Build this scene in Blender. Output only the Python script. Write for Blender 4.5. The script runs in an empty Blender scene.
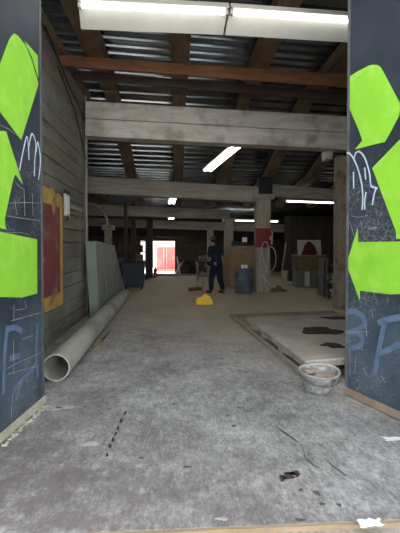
import bpy, bmesh, math, random
from mathutils import Vector, Matrix

# ---------------------------------------------------------------- camera, sky, exposure
scene = bpy.context.scene
COL = scene.collection
F, W, HH = 416.0, 400.0, 533.0
EYE = Vector((0, 0, 1.5))
YAW = math.atan(24 / F)
PITCH = math.radians(1.4)
SH = 246 - 266.5 + F * math.tan(PITCH)
cam_data = bpy.data.cameras.new('camera')
cam = bpy.data.objects.new('camera', cam_data)
COL.objects.link(cam)
cam_data.sensor_fit = 'VERTICAL'
cam_data.sensor_height = 36
cam_data.lens = F / HH * 36
cam_data.shift_y = SH / HH
cam_data.clip_end = 500
cam.location = EYE
cam.rotation_euler = (math.pi / 2 - PITCH, 0, -YAW)
scene.camera = cam

world = bpy.data.worlds.new('sky')
scene.world = world
world.use_nodes = True
bg = world.node_tree.nodes['Background']
bg.inputs[0].default_value = (0.93, 0.97, 1.0, 1)
bg.inputs[1].default_value = 1.0
LAMP = 5.0
sun_data = bpy.data.lights.new('sun', 'SUN')
sun_data.energy = 18.0; sun_data.angle = math.radians(1.0); sun_data.color = (1.0, 0.97, 0.93)
sun = bpy.data.objects.new('sun', sun_data); COL.objects.link(sun)
sun.rotation_euler = Vector((0.10, -0.64, -0.76)).to_track_quat('-Z', 'Y').to_euler()   # from behind the building

vs = scene.view_settings
vs.view_transform = 'Standard'
vs.look = 'None'
vs.gamma = 1
vs.use_curve_mapping = False
vs.exposure = 1.1
try:
    scene.cycles.max_bounces = 10
    scene.cycles.diffuse_bounces = 6
    scene.cycles.sample_clamp_indirect = 4
    scene.cycles.use_denoising = True
except Exception:
    pass

R = random.Random(7)
# ---------------------------------------------------------------- pixel rays (for measuring)
CR = Matrix.Rotation(-YAW, 3, 'Z') @ Matrix.Rotation(math.pi / 2 - PITCH, 3, 'X')
def ray(x, y):
    return CR @ Vector(((x - W / 2) / F, (HH / 2 + SH - y) / F, -1))
def on_z(x, y, z=0.0):
    d = ray(x, y); return EYE + d * ((z - EYE.z) / d.z)
def on_y(x, y, yy):
    d = ray(x, y); return EYE + d * (yy / d.y)
def on_x(x, y, xx):
    d = ray(x, y); return EYE + d * (xx / d.x)
def on_plane(x, y, p, n):
    d = ray(x, y); return EYE + d * ((p - EYE).dot(n) / d.dot(n))
SK = 0.12                      # the bays stand slightly askew to the aisle
def sk(y, x):
    return y + SK * (x + 1.92)

# ---------------------------------------------------------------- materials
MATS = {}
def mat(name, c1, c2=None, scale=4.0, stretch=(1, 1, 1), rough=0.8, metal=0.0, bump=0.0, lo=0.35, hi=0.65, c3=None, spec=0.3,
        scale3=1.2, emit=0.0):
    if name in MATS:
        return MATS[name]
    m = bpy.data.materials.new(name); m.use_nodes = True
    nt = m.node_tree; N = nt.nodes; L = nt.links
    b = N['Principled BSDF']
    b.inputs['Roughness'].default_value = rough
    b.inputs['Metallic'].default_value = metal
    b.inputs['Specular IOR Level'].default_value = spec
    if c2 is None:
        c2 = tuple(v * 0.82 for v in c1)
    tc = N.new('ShaderNodeTexCoord'); mp = N.new('ShaderNodeMapping')
    mp.inputs['Scale'].default_value = stretch
    L.new(tc.outputs['Object'], mp.inputs['Vector'])
    no = N.new('ShaderNodeTexNoise'); no.inputs['Scale'].default_value = scale; no.inputs['Detail'].default_value = 8
    no.inputs['Roughness'].default_value = 0.65
    L.new(mp.outputs[0], no.inputs['Vector'])
    rp = N.new('ShaderNodeValToRGB')
    rp.color_ramp.elements[0].position = lo; rp.color_ramp.elements[0].color = (*c1, 1)
    rp.color_ramp.elements[1].position = hi; rp.color_ramp.elements[1].color = (*c2, 1)
    L.new(no.outputs['Fac'], rp.inputs[0])
    out = rp.outputs[0]
    if c3:
        n3 = N.new('ShaderNodeTexNoise'); n3.inputs['Scale'].default_value = scale3; n3.inputs['Detail'].default_value = 5
        L.new(tc.outputs['Object'], n3.inputs['Vector'])
        r3 = N.new('ShaderNodeValToRGB'); r3.color_ramp.elements[0].position = 0.5; r3.color_ramp.elements[1].position = 0.68
        L.new(n3.outputs['Fac'], r3.inputs[0])
        mx = N.new('ShaderNodeMixRGB'); L.new(r3.outputs[0], mx.inputs[0]); L.new(out, mx.inputs[1]); mx.inputs[2].default_value = (*c3, 1)
        out = mx.outputs[0]
    L.new(out, b.inputs['Base Color'])
    if bump:
        bp = N.new('ShaderNodeBump'); bp.inputs['Strength'].default_value = bump; bp.inputs['Distance'].default_value = 0.02
        L.new(no.outputs['Fac'], bp.inputs['Height']); L.new(bp.outputs[0], b.inputs['Normal'])
    if emit:
        b.inputs['Emission Color'].default_value = (*c1, 1); b.inputs['Emission Strength'].default_value = emit
    MATS[name] = m
    return m

def floor_material():
    m = bpy.data.materials.new('worn_concrete'); m.use_nodes = True
    nt = m.node_tree; N = nt.nodes; L = nt.links
    b = N['Principled BSDF']; b.inputs['Roughness'].default_value = 0.75; b.inputs['Specular IOR Level'].default_value = 0.3
    geo = N.new('ShaderNodeTexCoord')
    def noise(scale, det=8, rough=0.6, st=(1, 1, 1)):
        mp = N.new('ShaderNodeMapping'); mp.inputs['Scale'].default_value = st
        L.new(geo.outputs['Object'], mp.inputs[0])
        n = N.new('ShaderNodeTexNoise'); n.inputs['Scale'].default_value = scale; n.inputs['Detail'].default_value = det
        n.inputs['Roughness'].default_value = rough; L.new(mp.outputs[0], n.inputs['Vector']); return n.outputs['Fac']
    def ramp(v, p0, p1, c0=(0, 0, 0), c1=(1, 1, 1)):
        r = N.new('ShaderNodeValToRGB'); r.color_ramp.elements[0].position = p0; r.color_ramp.elements[1].position = p1
        r.color_ramp.elements[0].color = (*c0, 1); r.color_ramp.elements[1].color = (*c1, 1); L.new(v, r.inputs[0]); return r.outputs[0]
    def mix(f, a, bb, mode='MIX'):
        x = N.new('ShaderNodeMixRGB'); x.blend_type = mode
        if isinstance(f, float): x.inputs[0].default_value = f
        else: L.new(f, x.inputs[0])
        for i, v in ((1, a), (2, bb)):
            if isinstance(v, tuple): x.inputs[i].default_value = (*v, 1)
            else: L.new(v, x.inputs[i])
        return x.outputs[0]
    base = ramp(noise(1.7, 7, 0.65), 0.36, 0.64, (0.20, 0.198, 0.20), (0.365, 0.366, 0.372))
    fine = ramp(noise(11, 5, 0.8, (1.3, 0.6, 1)), 0.36, 0.64, (0.68, 0.665, 0.67), (1.28, 1.28, 1.28))
    fine2 = ramp(noise(34, 3, 0.8, (1.3, 0.6, 1)), 0.36, 0.64, (0.74, 0.73, 0.73), (1.25, 1.25, 1.25))
    c = mix(1.0, mix(1.0, base, fine, 'MULTIPLY'), fine2, 'MULTIPLY')
    # pale scuffs and flecks, dark spots
    sc = ramp(noise(8, 6, 0.85, (1.4, 0.7, 1)), 0.57, 0.63)
    c = mix(mix(0.5, (0, 0, 0), sc), c, (0.50, 0.495, 0.48))
    fl_ = ramp(noise(26, 3, 0.7, (1.2, 0.6, 1)), 0.62, 0.67)
    c = mix(mix(0.55, (0, 0, 0), fl_), c, (0.52, 0.52, 0.51))
    dk = ramp(noise(4.5, 7, 0.85, (1.3, 0.7, 1)), 0.56, 0.64)
    c = mix(mix(0.6, (0, 0, 0), dk), c, (0.135, 0.118, 0.12))
    speck = ramp(noise(30, 3, 0.6, (1.2, 0.6, 1)), 0.66, 0.70)
    c = mix(mix(0.6, (0, 0, 0), speck), c, (0.09, 0.085, 0.085))
    # brown saw dust and dirt tracked over the inner half of the floor, coloured lighter to offset the light falling off
    sp = N.new('ShaderNodeSeparateXYZ'); L.new(geo.outputs['Object'], sp.inputs[0])
    def mth(op, a, bb):
        x = N.new('ShaderNodeMath'); x.operation = op
        for i, v in enumerate((a, bb)):
            if isinstance(v, (int, float)): x.inputs[i].default_value = v
            else: L.new(v, x.inputs[i])
        return x.outputs[0]
    wob = mth('MULTIPLY', mth('SUBTRACT', noise(0.8, 6), 0.5), 7.0)
    side = mth('MULTIPLY', sp.outputs['X'], 0.9)
    dd = mth('ADD', mth('ADD', sp.outputs['Y'], wob), side)
    mr = N.new('ShaderNodeMapRange'); mr.inputs['From Min'].default_value = 5.2; mr.inputs['From Max'].default_value = 11.0
    L.new(dd, mr.inputs['Value'])
    lit_dust = ramp(noise(2.2, 8, 0.7), 0.3, 0.7, (0.47, 0.395, 0.30), (0.60, 0.52, 0.41))
    c = mix(mr.outputs[0], c, lit_dust)
    # brown grime by the threshold
    d2 = mth('ADD', mth('ADD', sp.outputs['Y'], mth('MULTIPLY', sp.outputs['X'], 0.8)), mth('MULTIPLY', wob, 0.35))
    mr2 = N.new('ShaderNodeMapRange'); mr2.inputs['From Min'].default_value = 3.6; mr2.inputs['From Max'].default_value = 2.0
    L.new(d2, mr2.inputs['Value'])
    g = mix(1.0, mr2.outputs[0], ramp(noise(5, 9, 0.8), 0.40, 0.56), 'MULTIPLY')
    c = mix(mix(0.75, (0, 0, 0), g), c, (0.16, 0.125, 0.125))
    L.new(c, b.inputs['Base Color'])
    bp = N.new('ShaderNodeBump'); bp.inputs['Strength'].default_value = 0.25; bp.inputs['Distance'].default_value = 0.01
    L.new(fine, bp.inputs['Height']); L.new(bp.outputs[0], b.inputs['Normal'])
    return m

def door_material():
    m = bpy.data.materials.new('scratched_navy_paint'); m.use_nodes = True
    nt = m.node_tree; N = nt.nodes; L = nt.links
    b = N['Principled BSDF']; b.inputs['Roughness'].default_value = 0.5; b.inputs['Specular IOR Level'].default_value = 0.4
    tc = N.new('ShaderNodeTexCoord')
    def noise(scale, st=(1, 1, 1), det=8, rough=0.65, dist=0.0):
        mp = N.new('ShaderNodeMapping'); mp.inputs['Scale'].default_value = st
        L.new(tc.outputs['Object'], mp.inputs[0])
        n = N.new('ShaderNodeTexNoise'); n.inputs['Scale'].default_value = scale; n.inputs['Detail'].default_value = det
        n.inputs['Roughness'].default_value = rough; n.inputs['Distortion'].default_value = dist
        L.new(mp.outputs[0], n.inputs['Vector']); return n.outputs['Fac']
    def ramp(v, p0, p1, c0=(0, 0, 0), c1=(1, 1, 1)):
        r = N.new('ShaderNodeValToRGB'); r.color_ramp.elements[0].position = p0; r.color_ramp.elements[1].position = p1
        r.color_ramp.elements[0].color = (*c0, 1); r.color_ramp.elements[1].color = (*c1, 1); L.new(v, r.inputs[0]); return r.outputs[0]
    def mix(f, a, bb):
        x = N.new('ShaderNodeMixRGB'); L.new(f, x.inputs[0])
        for i, v in ((1, a), (2, bb)):
            if isinstance(v, tuple): x.inputs[i].default_value = (*v, 1)
            else: L.new(v, x.inputs[i])
        return x.outputs[0]
    c = ramp(noise(2.0), 0.3, 0.7, (0.017, 0.023, 0.036), (0.034, 0.045, 0.064))
    sp = N.new('ShaderNodeSeparateXYZ'); L.new(tc.outputs['Object'], sp.inputs[0])
    mr = N.new('ShaderNodeMapRange'); mr.inputs['From Min'].default_value = 2.5; mr.inputs['From Max'].default_value = 1.9
    L.new(sp.outputs['Z'], mr.inputs['Value'])          # loads have scraped the doors up to head height
    def scr(s, st, p):
        v = ramp(noise(s, st, 6, 0.7, 1.2), p, p + 0.03)
        x = N.new('ShaderNodeMixRGB'); x.blend_type = 'MULTIPLY'; x.inputs[0].default_value = 1
        L.new(v, x.inputs[1]); L.new(mr.outputs[0], x.inputs[2]); return x.outputs[0]
    c = mix(scr(7, (1, 1, 5), 0.635), c, (0.20, 0.22, 0.24))
    c = mix(scr(9, (4, 4, 0.8), 0.66), c, (0.26, 0.28, 0.29))
    c = mix(scr(30, (1, 1, 1), 0.67), c, (0.35, 0.36, 0.36))
    # web of fine gouges
    def web(scale, st, width, mask_lo, col):
        nonlocal c
        mp = N.new('ShaderNodeMapping'); mp.inputs['Scale'].default_value = st; L.new(tc.outputs['Object'], mp.inputs[0])
        n = N.new('ShaderNodeTexNoise'); n.inputs['Scale'].default_value = 3; n.inputs['Detail'].default_value = 4
        L.new(mp.outputs[0], n.inputs['Vector'])
        ad = N.new('ShaderNodeMixRGB'); ad.blend_type = 'ADD'; ad.inputs[0].default_value = 0.35
        L.new(mp.outputs[0], ad.inputs[1]); L.new(n.outputs['Color'], ad.inputs[2])
        v = N.new('ShaderNodeTexVoronoi'); v.feature = 'DISTANCE_TO_EDGE'; v.inputs['Scale'].default_value = scale
        L.new(ad.outputs[0], v.inputs['Vector'])
        r = ramp(v.outputs['Distance'], 0.0, width, (1, 1, 1), (0, 0, 0))
        k = ramp(noise(2.2), mask_lo, mask_lo + 0.12)
        x = N.new('ShaderNodeMixRGB'); x.blend_type = 'MULTIPLY'; x.inputs[0].default_value = 1; L.new(r, x.inputs[1]); L.new(k, x.inputs[2])
        y = N.new('ShaderNodeMixRGB'); y.blend_type = 'MULTIPLY'; y.inputs[0].default_value = 1; L.new(x.outputs[0], y.inputs[1]); L.new(mr.outputs[0], y.inputs[2])
        c = mix(y.outputs[0], c, col)
    # lower third once rolled with thin blue paint
    m2 = N.new('ShaderNodeMapRange'); m2.inputs['From Min'].default_value = 1.05; m2.inputs['From Max'].default_value = 0.75
    L.new(sp.outputs['Z'], m2.inputs['Value'])
    bl = ramp(noise(2.6, (1, 1, 0.6)), 0.38, 0.62, (0.25, 0.25, 0.25), (0.85, 0.85, 0.85))
    x = N.new('ShaderNodeMixRGB'); x.blend_type = 'MULTIPLY'; x.inputs[0].default_value = 1; L.new(bl, x.inputs[1]); L.new(m2.outputs[0], x.inputs[2])
    c = mix(x.outputs[0], c, (0.078, 0.112, 0.158))
    web(9, (1, 1, 1.8), 0.035, 0.47, (0.17, 0.19, 0.20))
    web(17, (1, 1, 0.7), 0.035, 0.50, (0.23, 0.25, 0.26))
    L.new(c, b.inputs['Base Color'])
    return m

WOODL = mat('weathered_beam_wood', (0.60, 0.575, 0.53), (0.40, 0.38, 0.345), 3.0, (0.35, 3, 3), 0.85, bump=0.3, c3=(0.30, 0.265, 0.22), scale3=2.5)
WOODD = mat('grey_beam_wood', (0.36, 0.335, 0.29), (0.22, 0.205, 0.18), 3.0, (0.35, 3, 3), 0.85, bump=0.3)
RAFT = mat('brown_rafter_wood', (0.24, 0.16, 0.105), (0.11, 0.075, 0.05), 2.2, (3, 0.5, 3), 0.8, bump=0.3, c3=(0.22, 0.17, 0.12), scale3=1.6)
JOIST = mat('red_brown_joist_wood', (0.24, 0.115, 0.055), (0.13, 0.06, 0.03), 3, (0.4, 4, 4), 0.75, bump=0.2)
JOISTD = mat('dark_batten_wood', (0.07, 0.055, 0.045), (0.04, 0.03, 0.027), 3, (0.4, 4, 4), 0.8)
PLANK = mat('grey_wall_planks', (0.20, 0.188, 0.16), (0.115, 0.108, 0.093), 2.2, (3, 0.35, 4), 0.85, bump=0.25, c3=(0.225, 0.23, 0.215), scale3=0.9)
POST = mat('pale_post_wood', (0.36, 0.33, 0.28), (0.24, 0.215, 0.18), 3, (3, 3, 0.4), 0.85, bump=0.3)
COLM = mat('rusty_column', (0.32, 0.275, 0.22), (0.20, 0.17, 0.14), 4, (2, 2, 0.6), 0.85, bump=0.3, c3=(0.20, 0.11, 0.06), scale3=5)
DECK = mat('galvanised_roof_deck', (0.36, 0.42, 0.46), (0.25, 0.295, 0.33), 3, (1, 1, 1), 0.25, metal=0.95, c3=(0.26, 0.25, 0.25), scale3=0.7)
CONC = floor_material()
NAVY = door_material()
LIME = mat('lime_paint', (0.28, 0.64, 0.05), (0.235, 0.56, 0.045), 2.5, (1, 1, 1), 0.5, lo=0.3, hi=0.7, c3=(0.32, 0.66, 0.075), scale3=6)
SPRAYW = mat('pale_blue_spray', (0.58, 0.68, 0.80), (0.42, 0.52, 0.65), 12, rough=0.7)
SPRAYB = mat('dull_blue_spray', (0.12, 0.18, 0.285), (0.085, 0.13, 0.21), 9, rough=0.7)
SCRATCH = mat('scratch_grey', (0.38, 0.40, 0.41), (0.22, 0.24, 0.26), 30, rough=0.8)
EDGE = mat('door_edge_metal', (0.17, 0.18, 0.19), (0.10, 0.11, 0.12), 6, rough=0.5, metal=0.3)
KICKL = mat('pale_kick_board', (0.48, 0.47, 0.38), (0.34, 0.33, 0.26), 6, rough=0.85, bump=0.2)
KICKR = mat('tan_kick_board', (0.34, 0.26, 0.19), (0.22, 0.16, 0.12), 6, rough=0.85, bump=0.2)
WHITE = mat('white_enamel', (0.52, 0.53, 0.50), (0.45, 0.46, 0.43), 2, rough=0.45)
TUBE = mat('lit_tube', (1.0, 0.97, 0.90), (1.0, 0.97, 0.90), 1, emit=LAMP)
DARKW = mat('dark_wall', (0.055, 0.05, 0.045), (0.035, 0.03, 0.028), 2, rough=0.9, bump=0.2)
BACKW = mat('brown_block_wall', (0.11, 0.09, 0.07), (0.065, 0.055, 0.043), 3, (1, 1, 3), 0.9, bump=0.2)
FACADE = mat('facade_paint', (0.10, 0.10, 0.10), (0.07, 0.07, 0.07), 2, rough=0.9)
GRAVEL = mat('pinkish_gravel', (0.44, 0.40, 0.37), (0.25, 0.225, 0.21), 40, rough=0.95, bump=0.6, c3=(0.35, 0.32, 0.30), scale3=3)
EDGEW = mat('threshold_timber', (0.40, 0.31, 0.20), (0.27, 0.20, 0.13), 8, (0.4, 3, 1), 0.85)
REDP = mat('faded_red_paint', (0.24, 0.055, 0.06), (0.16, 0.045, 0.055), 2.5, (2, 2, 1), 0.75, c3=(0.26, 0.13, 0.13), scale3=3)
YELP = mat('mustard_paint', (0.60, 0.41, 0.11), (0.42, 0.27, 0.08), 5, rough=0.75, c3=(0.30, 0.17, 0.06), scale3=3)
PIPE = mat('grey_plastic_pipe', (0.43, 0.43, 0.38), (0.33, 0.33, 0.29), 2.5, (3, 0.6, 3), 0.55, c3=(0.24, 0.235, 0.21), scale3=2)
SLABG = mat('green_grey_stone', (0.29, 0.31, 0.30), (0.20, 0.215, 0.21), 3, (1, 1, 0.4), 0.6, c3=(0.33, 0.34, 0.335), scale3=2.5)
SLABD = mat('dark_green_stone', (0.20, 0.24, 0.22), (0.15, 0.18, 0.168), 3, (1, 1, 0.4), 0.6)
SLABT = mat('grey_tan_board', (0.42, 0.39, 0.34), (0.30, 0.28, 0.245), 2.5, rough=0.85, bump=0.15, c3=(0.36, 0.32, 0.27), scale3=2)
SLABE = mat('layered_board_edge', (0.40, 0.36, 0.31), (0.17, 0.15, 0.13), 9, (1, 1, 1), 0.9, bump=0.3)
SHEET = mat('brown_dusty_sheet', (0.32, 0.27, 0.215), (0.24, 0.20, 0.16), 3, rough=0.9, bump=0.1)
BLOCK = mat('pale_timber_block', (0.42, 0.38, 0.32), (0.30, 0.27, 0.22), 6, rough=0.85)
STAIN = mat('oil_stain', (0.035, 0.025, 0.022), (0.085, 0.065, 0.055), 14, rough=0.9, spec=0.1)
STAINL = mat('dark_scuff', (0.06, 0.053, 0.05), (0.13, 0.118, 0.115), 18, rough=0.8)
PALE = mat('pale_plaster_patch', (0.50, 0.48, 0.43), (0.33, 0.32, 0.30), 22, rough=0.9)
BUCK = mat('scuffed_grey_plastic', (0.30, 0.31, 0.31), (0.10, 0.11, 0.12), 7, (1, 1, 1), 0.55, c3=(0.42, 0.42, 0.40), scale3=9)
BUCKR = mat('pale_plastic_rim', (0.46, 0.46, 0.42), (0.28, 0.28, 0.26), 8, rough=0.6)
RUBB = mat('pinkish_rubble', (0.42, 0.35, 0.31), (0.26, 0.22, 0.20), 14, rough=0.95, bump=0.5)
STEEL = mat('dull_steel', (0.16, 0.16, 0.155), (0.10, 0.10, 0.098), 5, rough=0.5, metal=0.6)
BLACKM = mat('black_metal', (0.02, 0.02, 0.022), (0.012, 0.012, 0.013), 5, rough=0.6)
BLUEBIN = mat('dark_blue_plastic', (0.02, 0.032, 0.05), (0.014, 0.022, 0.036), 4, rough=0.55)
DRUMB = mat('faded_blue_drum', (0.085, 0.115, 0.15), (0.058, 0.08, 0.108), 5, rough=0.6, c3=(0.13, 0.16, 0.19), scale3=4)
YELLOW = mat('bright_yellow_plastic', (0.78, 0.52, 0.02), (0.66, 0.42, 0.02), 8, rough=0.5, c3=(0.85, 0.62, 0.10), scale3=12)
CARD = mat('brown_plywood', (0.30, 0.20, 0.125), (0.22, 0.145, 0.09), 3, (1, 1, 3), 0.85)
CARDD = mat('dark_plywood', (0.16, 0.115, 0.07), (0.11, 0.08, 0.05), 3, (1, 1, 3), 0.85)
REDBOX = mat('red_cabinet_paint', (0.20, 0.022, 0.026), (0.14, 0.018, 0.02), 5, rough=0.5)
HOSE = mat('white_hose', (0.55, 0.53, 0.49), (0.44, 0.43, 0.39), 6, rough=0.5)
NAVYC = mat('navy_cloth', (0.010, 0.017, 0.037), (0.007, 0.012, 0.026), 9, rough=0.9)
SKIN = mat('skin', (0.36, 0.20, 0.14), (0.32, 0.17, 0.12), 9, rough=0.6)
GLOVE = mat('white_glove_cloth', (0.75, 0.74, 0.70), (0.65, 0.64, 0.6), 9, rough=0.9)
CAPM = mat('grey_cap_cloth', (0.12, 0.12, 0.125), (0.085, 0.085, 0.09), 9, rough=0.9)
HAIR = mat('dark_hair', (0.02, 0.015, 0.012), (0.012, 0.01, 0.008), 20, rough=0.7)
BOOT = mat('black_leather', (0.02, 0.018, 0.016), (0.03, 0.027, 0.024), 9, rough=0.6)
BROOM = mat('red_brown_bristle', (0.16, 0.07, 0.045), (0.10, 0.045, 0.03), 20, (1, 1, 0.3), 0.9)
SHAFT = mat('grey_wood_shaft', (0.22, 0.19, 0.15), (0.16, 0.14, 0.11), 9, rough=0.7)
CONT = mat('glare_paled_container_paint', (0.72, 0.15, 0.14), (0.62, 0.12, 0.115), 2, rough=0.7, c3=(0.75, 0.24, 0.22), scale3=1.4)  # red paled towards pink, painting in the glare of the bright yard
CONTF = mat('pale_pink_frame_paint', (0.80, 0.45, 0.42), (0.72, 0.38, 0.35), 3, rough=0.7)  # pink of the frame carries the same painted glare
LOT = mat('pale_yard_gravel', (0.62, 0.59, 0.55), (0.5, 0.48, 0.45), 12, rough=0.95)
BOUNCEW = mat('pale_grey_bounce', (0.68, 0.71, 0.73), (0.60, 0.63, 0.65), 2, rough=0.9)
PINKW = mat('pale_pink_render', (0.82, 0.72, 0.66), (0.76, 0.66, 0.60), 2, rough=0.9)
TARP = mat('black_tarpaulin', (0.014, 0.015, 0.017), (0.025, 0.026, 0.03), 5, rough=0.5)
JACKET = mat('dark_red_cloth', (0.10, 0.02, 0.015), (0.06, 0.013, 0.011), 6, rough=0.9)
PAPER = mat('white_paper', (0.80, 0.82, 0.82), (0.66, 0.72, 0.76), 10, rough=0.6)
PALEB = mat('pale_grey_board', (0.42, 0.42, 0.39), (0.34, 0.34, 0.32), 3, rough=0.7)
CABG = mat('grey_cabinet_paint', (0.15, 0.155, 0.16), (0.105, 0.108, 0.112), 4, rough=0.6)
BROWNB = mat('brown_board_wall', (0.085, 0.07, 0.052), (0.06, 0.05, 0.038), 2, (4, 4, 0.4), 0.9)
SPLINT = mat('splintered_wood', (0.42, 0.34, 0.25), (0.28, 0.22, 0.16), 8, rough=0.9)
REDEXT = mat('extinguisher_red', (0.4, 0.03, 0.03), (0.33, 0.025, 0.025), 5, rough=0.4)

# ---------------------------------------------------------------- mesh helpers
ORG = {}
class MB:
    def __init__(s):
        s.v = []; s.f = []
    def add(s, vs, fs):
        o = len(s.v); s.v += [Vector(p) for p in vs]; s.f += [tuple(i + o for i in f) for f in fs]; return s
    def hexa(s, p):            # 4 bottom corners (counter-clockwise), then the 4 above
        return s.add(p, [(3, 2, 1, 0), (4, 5, 6, 7), (0, 1, 5, 4), (1, 2, 6, 5), (2, 3, 7, 6), (3, 0, 4, 7)])
    def box(s, x0, y0, z0, x1, y1, z1):
        return s.hexa([(x0, y0, z0), (x1, y0, z0), (x1, y1, z0), (x0, y1, z0), (x0, y0, z1), (x1, y0, z1), (x1, y1, z1), (x0, y1, z1)])
    def lat(s, x0, x1, y, th, z0, z1, zr=0.0):   # a bar running across the bays (skewed); zr lifts the far end
        a, b = sk(y, x0), sk(y, x1)
        return s.hexa([(x0, a, z0), (x1, b, z0 + zr), (x1, b + th, z0 + zr), (x0, a + th, z0),
                       (x0, a, z1), (x1, b, z1 + zr), (x1, b + th, z1 + zr), (x0, a + th, z1)])
    def bar(s, p, q, w, h, up=(0, 0, 1)):
        p = Vector(p); q = Vector(q); d = (q - p).normalized(); u = Vector(up)
        if abs(d.dot(u)) > 0.98: u = Vector((0, 1, 0))
        r = d.cross(u).normalized(); u = r.cross(d).normalized()
        c = [r * (-w / 2) - u * h / 2, r * (w / 2) - u * h / 2, r * (w / 2) + u * h / 2, r * (-w / 2) + u * h / 2]
        return s.hexa([p + c[0], p + c[1], p + c[2], p + c[3], q + c[0], q + c[1], q + c[2], q + c[3]])
    def tube(s, pts, r, n=10, cap=True):
        pts = [Vector(p) for p in pts]; rs = r if isinstance(r, (list, tuple)) else [r] * len(pts)
        o = len(s.v); u = None
        for i, p in enumerate(pts):
            d = (pts[min(i + 1, len(pts) - 1)] - pts[max(i - 1, 0)]).normalized()
            if u is None:
                u = d.orthogonal().normalized()
            u = (u - d * u.dot(d)).normalized(); w = d.cross(u)
            for k in range(n):
                a = 2 * math.pi * k / n
                s.v.append(p + (u * math.cos(a) + w * math.sin(a)) * rs[i])
        for i in range(len(pts) - 1):
            for k in range(n):
                s.f.append((o + i * n + k, o + i * n + (k + 1) % n, o + (i + 1) * n + (k + 1) % n, o + (i + 1) * n + k))
        if cap:
            s.f.append(tuple(o + k for k in reversed(range(n)))); s.f.append(tuple(o + (len(pts) - 1) * n + k for k in range(n)))
        return s
    def lathe(s, prof, c=(0, 0, 0), n=28, M=None, wob=None):
        c = Vector(c); o = len(s.v)
        for j, (r, z) in enumerate(prof):
            for k in range(n):
                a = 2 * math.pi * k / n
                p = Vector((r * math.cos(a), r * math.sin(a), z))
                if wob: p = wob(p, a, j)
                s.v.append((M @ p if M else p) + c)
        for j in range(len(prof) - 1):
            for k in range(n):
                s.f.append((o + j * n + k, o + j * n + (k + 1) % n, o + (j + 1) * n + (k + 1) % n, o + (j + 1) * n + k))
        if prof[0][0] > 1e-5 and prof[0] != prof[-1]: s.f.append(tuple(o + k for k in reversed(range(n))))
        if prof[-1][0] > 1e-5 and prof[0] != prof[-1]: s.f.append(tuple(o + (len(prof) - 1) * n + k for k in range(n)))
        return s
    def prism(s, poly, off):
        off = Vector(off); poly = [Vector(p) for p in poly]; n = len(poly)
        return s.add(poly + [p + off for p in poly],
                     [tuple(reversed(range(n))), tuple(range(n, 2 * n))] + [(i, (i + 1) % n, n + (i + 1) % n, n + i) for i in range(n)])
    def blob(s, c, r, n=2, amp=0.25, seed=0, flat=None):
        bm = bmesh.new(); bmesh.ops.create_icosphere(bm, subdivisions=n, radius=1)
        rr = random.Random(seed); c = Vector(c)
        vs = []
        for v in bm.verts:
            k = 1 + rr.uniform(-amp, amp); p = Vector((v.co.x * r[0] * k, v.co.y * r[1] * k, v.co.z * r[2] * k))
            if flat is not None and p.z < flat: p.z = flat
            vs.append(c + p)
        bm.verts.index_update(); fs = [tuple(v.index for v in f.verts) for f in bm.faces]; bm.free()
        return s.add(vs, fs)
    def build(s, name, m, parent=None, smooth=False, bevel=0.0, kind=None, label=None, cat=None, group=None):
        me = bpy.data.meshes.new(name)
        if parent is not None:
            org = ORG[parent]
        else:
            xs = [p.x for p in s.v]; ys = [p.y for p in s.v]; zs = [p.z for p in s.v]
            org = Vector(((min(xs) + max(xs)) / 2, (min(ys) + max(ys)) / 2, min(zs)))
            if name == 'floor' : org = Vector((0, 0, 0))
        me.from_pydata([p - org for p in s.v], [], s.f)
        bm = bmesh.new(); bm.from_mesh(me); bmesh.ops.recalc_face_normals(bm, faces=bm.faces); bm.to_mesh(me); bm.free()
        me.materials.append(m)
        o = bpy.data.objects.new(name, me); COL.objects.link(o)
        if parent is not None:
            o.parent = parent; ORG[o] = org.copy()
        else:
            o.location = org; ORG[o] = org.copy()
        if smooth:
            for p in me.polygons: p.use_smooth = True
            me.set_sharp_from_angle(angle=math.radians(40))
        if bevel:
            b = o.modifiers.new('bevel', 'BEVEL'); b.width = bevel; b.segments = 2; b.limit_method = 'ANGLE'
        tag(o, label, cat, group, kind)
        return o
def tag(o, label=None, cat=None, group=None, kind=None):
    if label: o['label'] = label
    if cat: o['category'] = cat
    if group: o['group'] = group
    if kind: o['kind'] = kind
    return o
def thing(name, label, cat, loc=(0, 0, 0), group=None, kind=None):
    o = bpy.data.objects.new(name, None); COL.objects.link(o); o.location = loc; ORG[o] = Vector(loc)
    o.empty_display_size = 0.1
    return tag(o, label, cat, group, kind)
def dup(root, loc, label=None, rotz=None):
    r = root.copy(); COL.objects.link(r); r.location = loc
    if rotz is not None: r.rotation_euler = (0, 0, rotz)
    if label: r['label'] = label
    for ch in list(root.children):
        c = ch.copy(); COL.objects.link(c); c.parent = r
        for g in list(ch.children):
            d = g.copy(); COL.objects.link(d); d.parent = c
    return r
S = 'structure'

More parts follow.
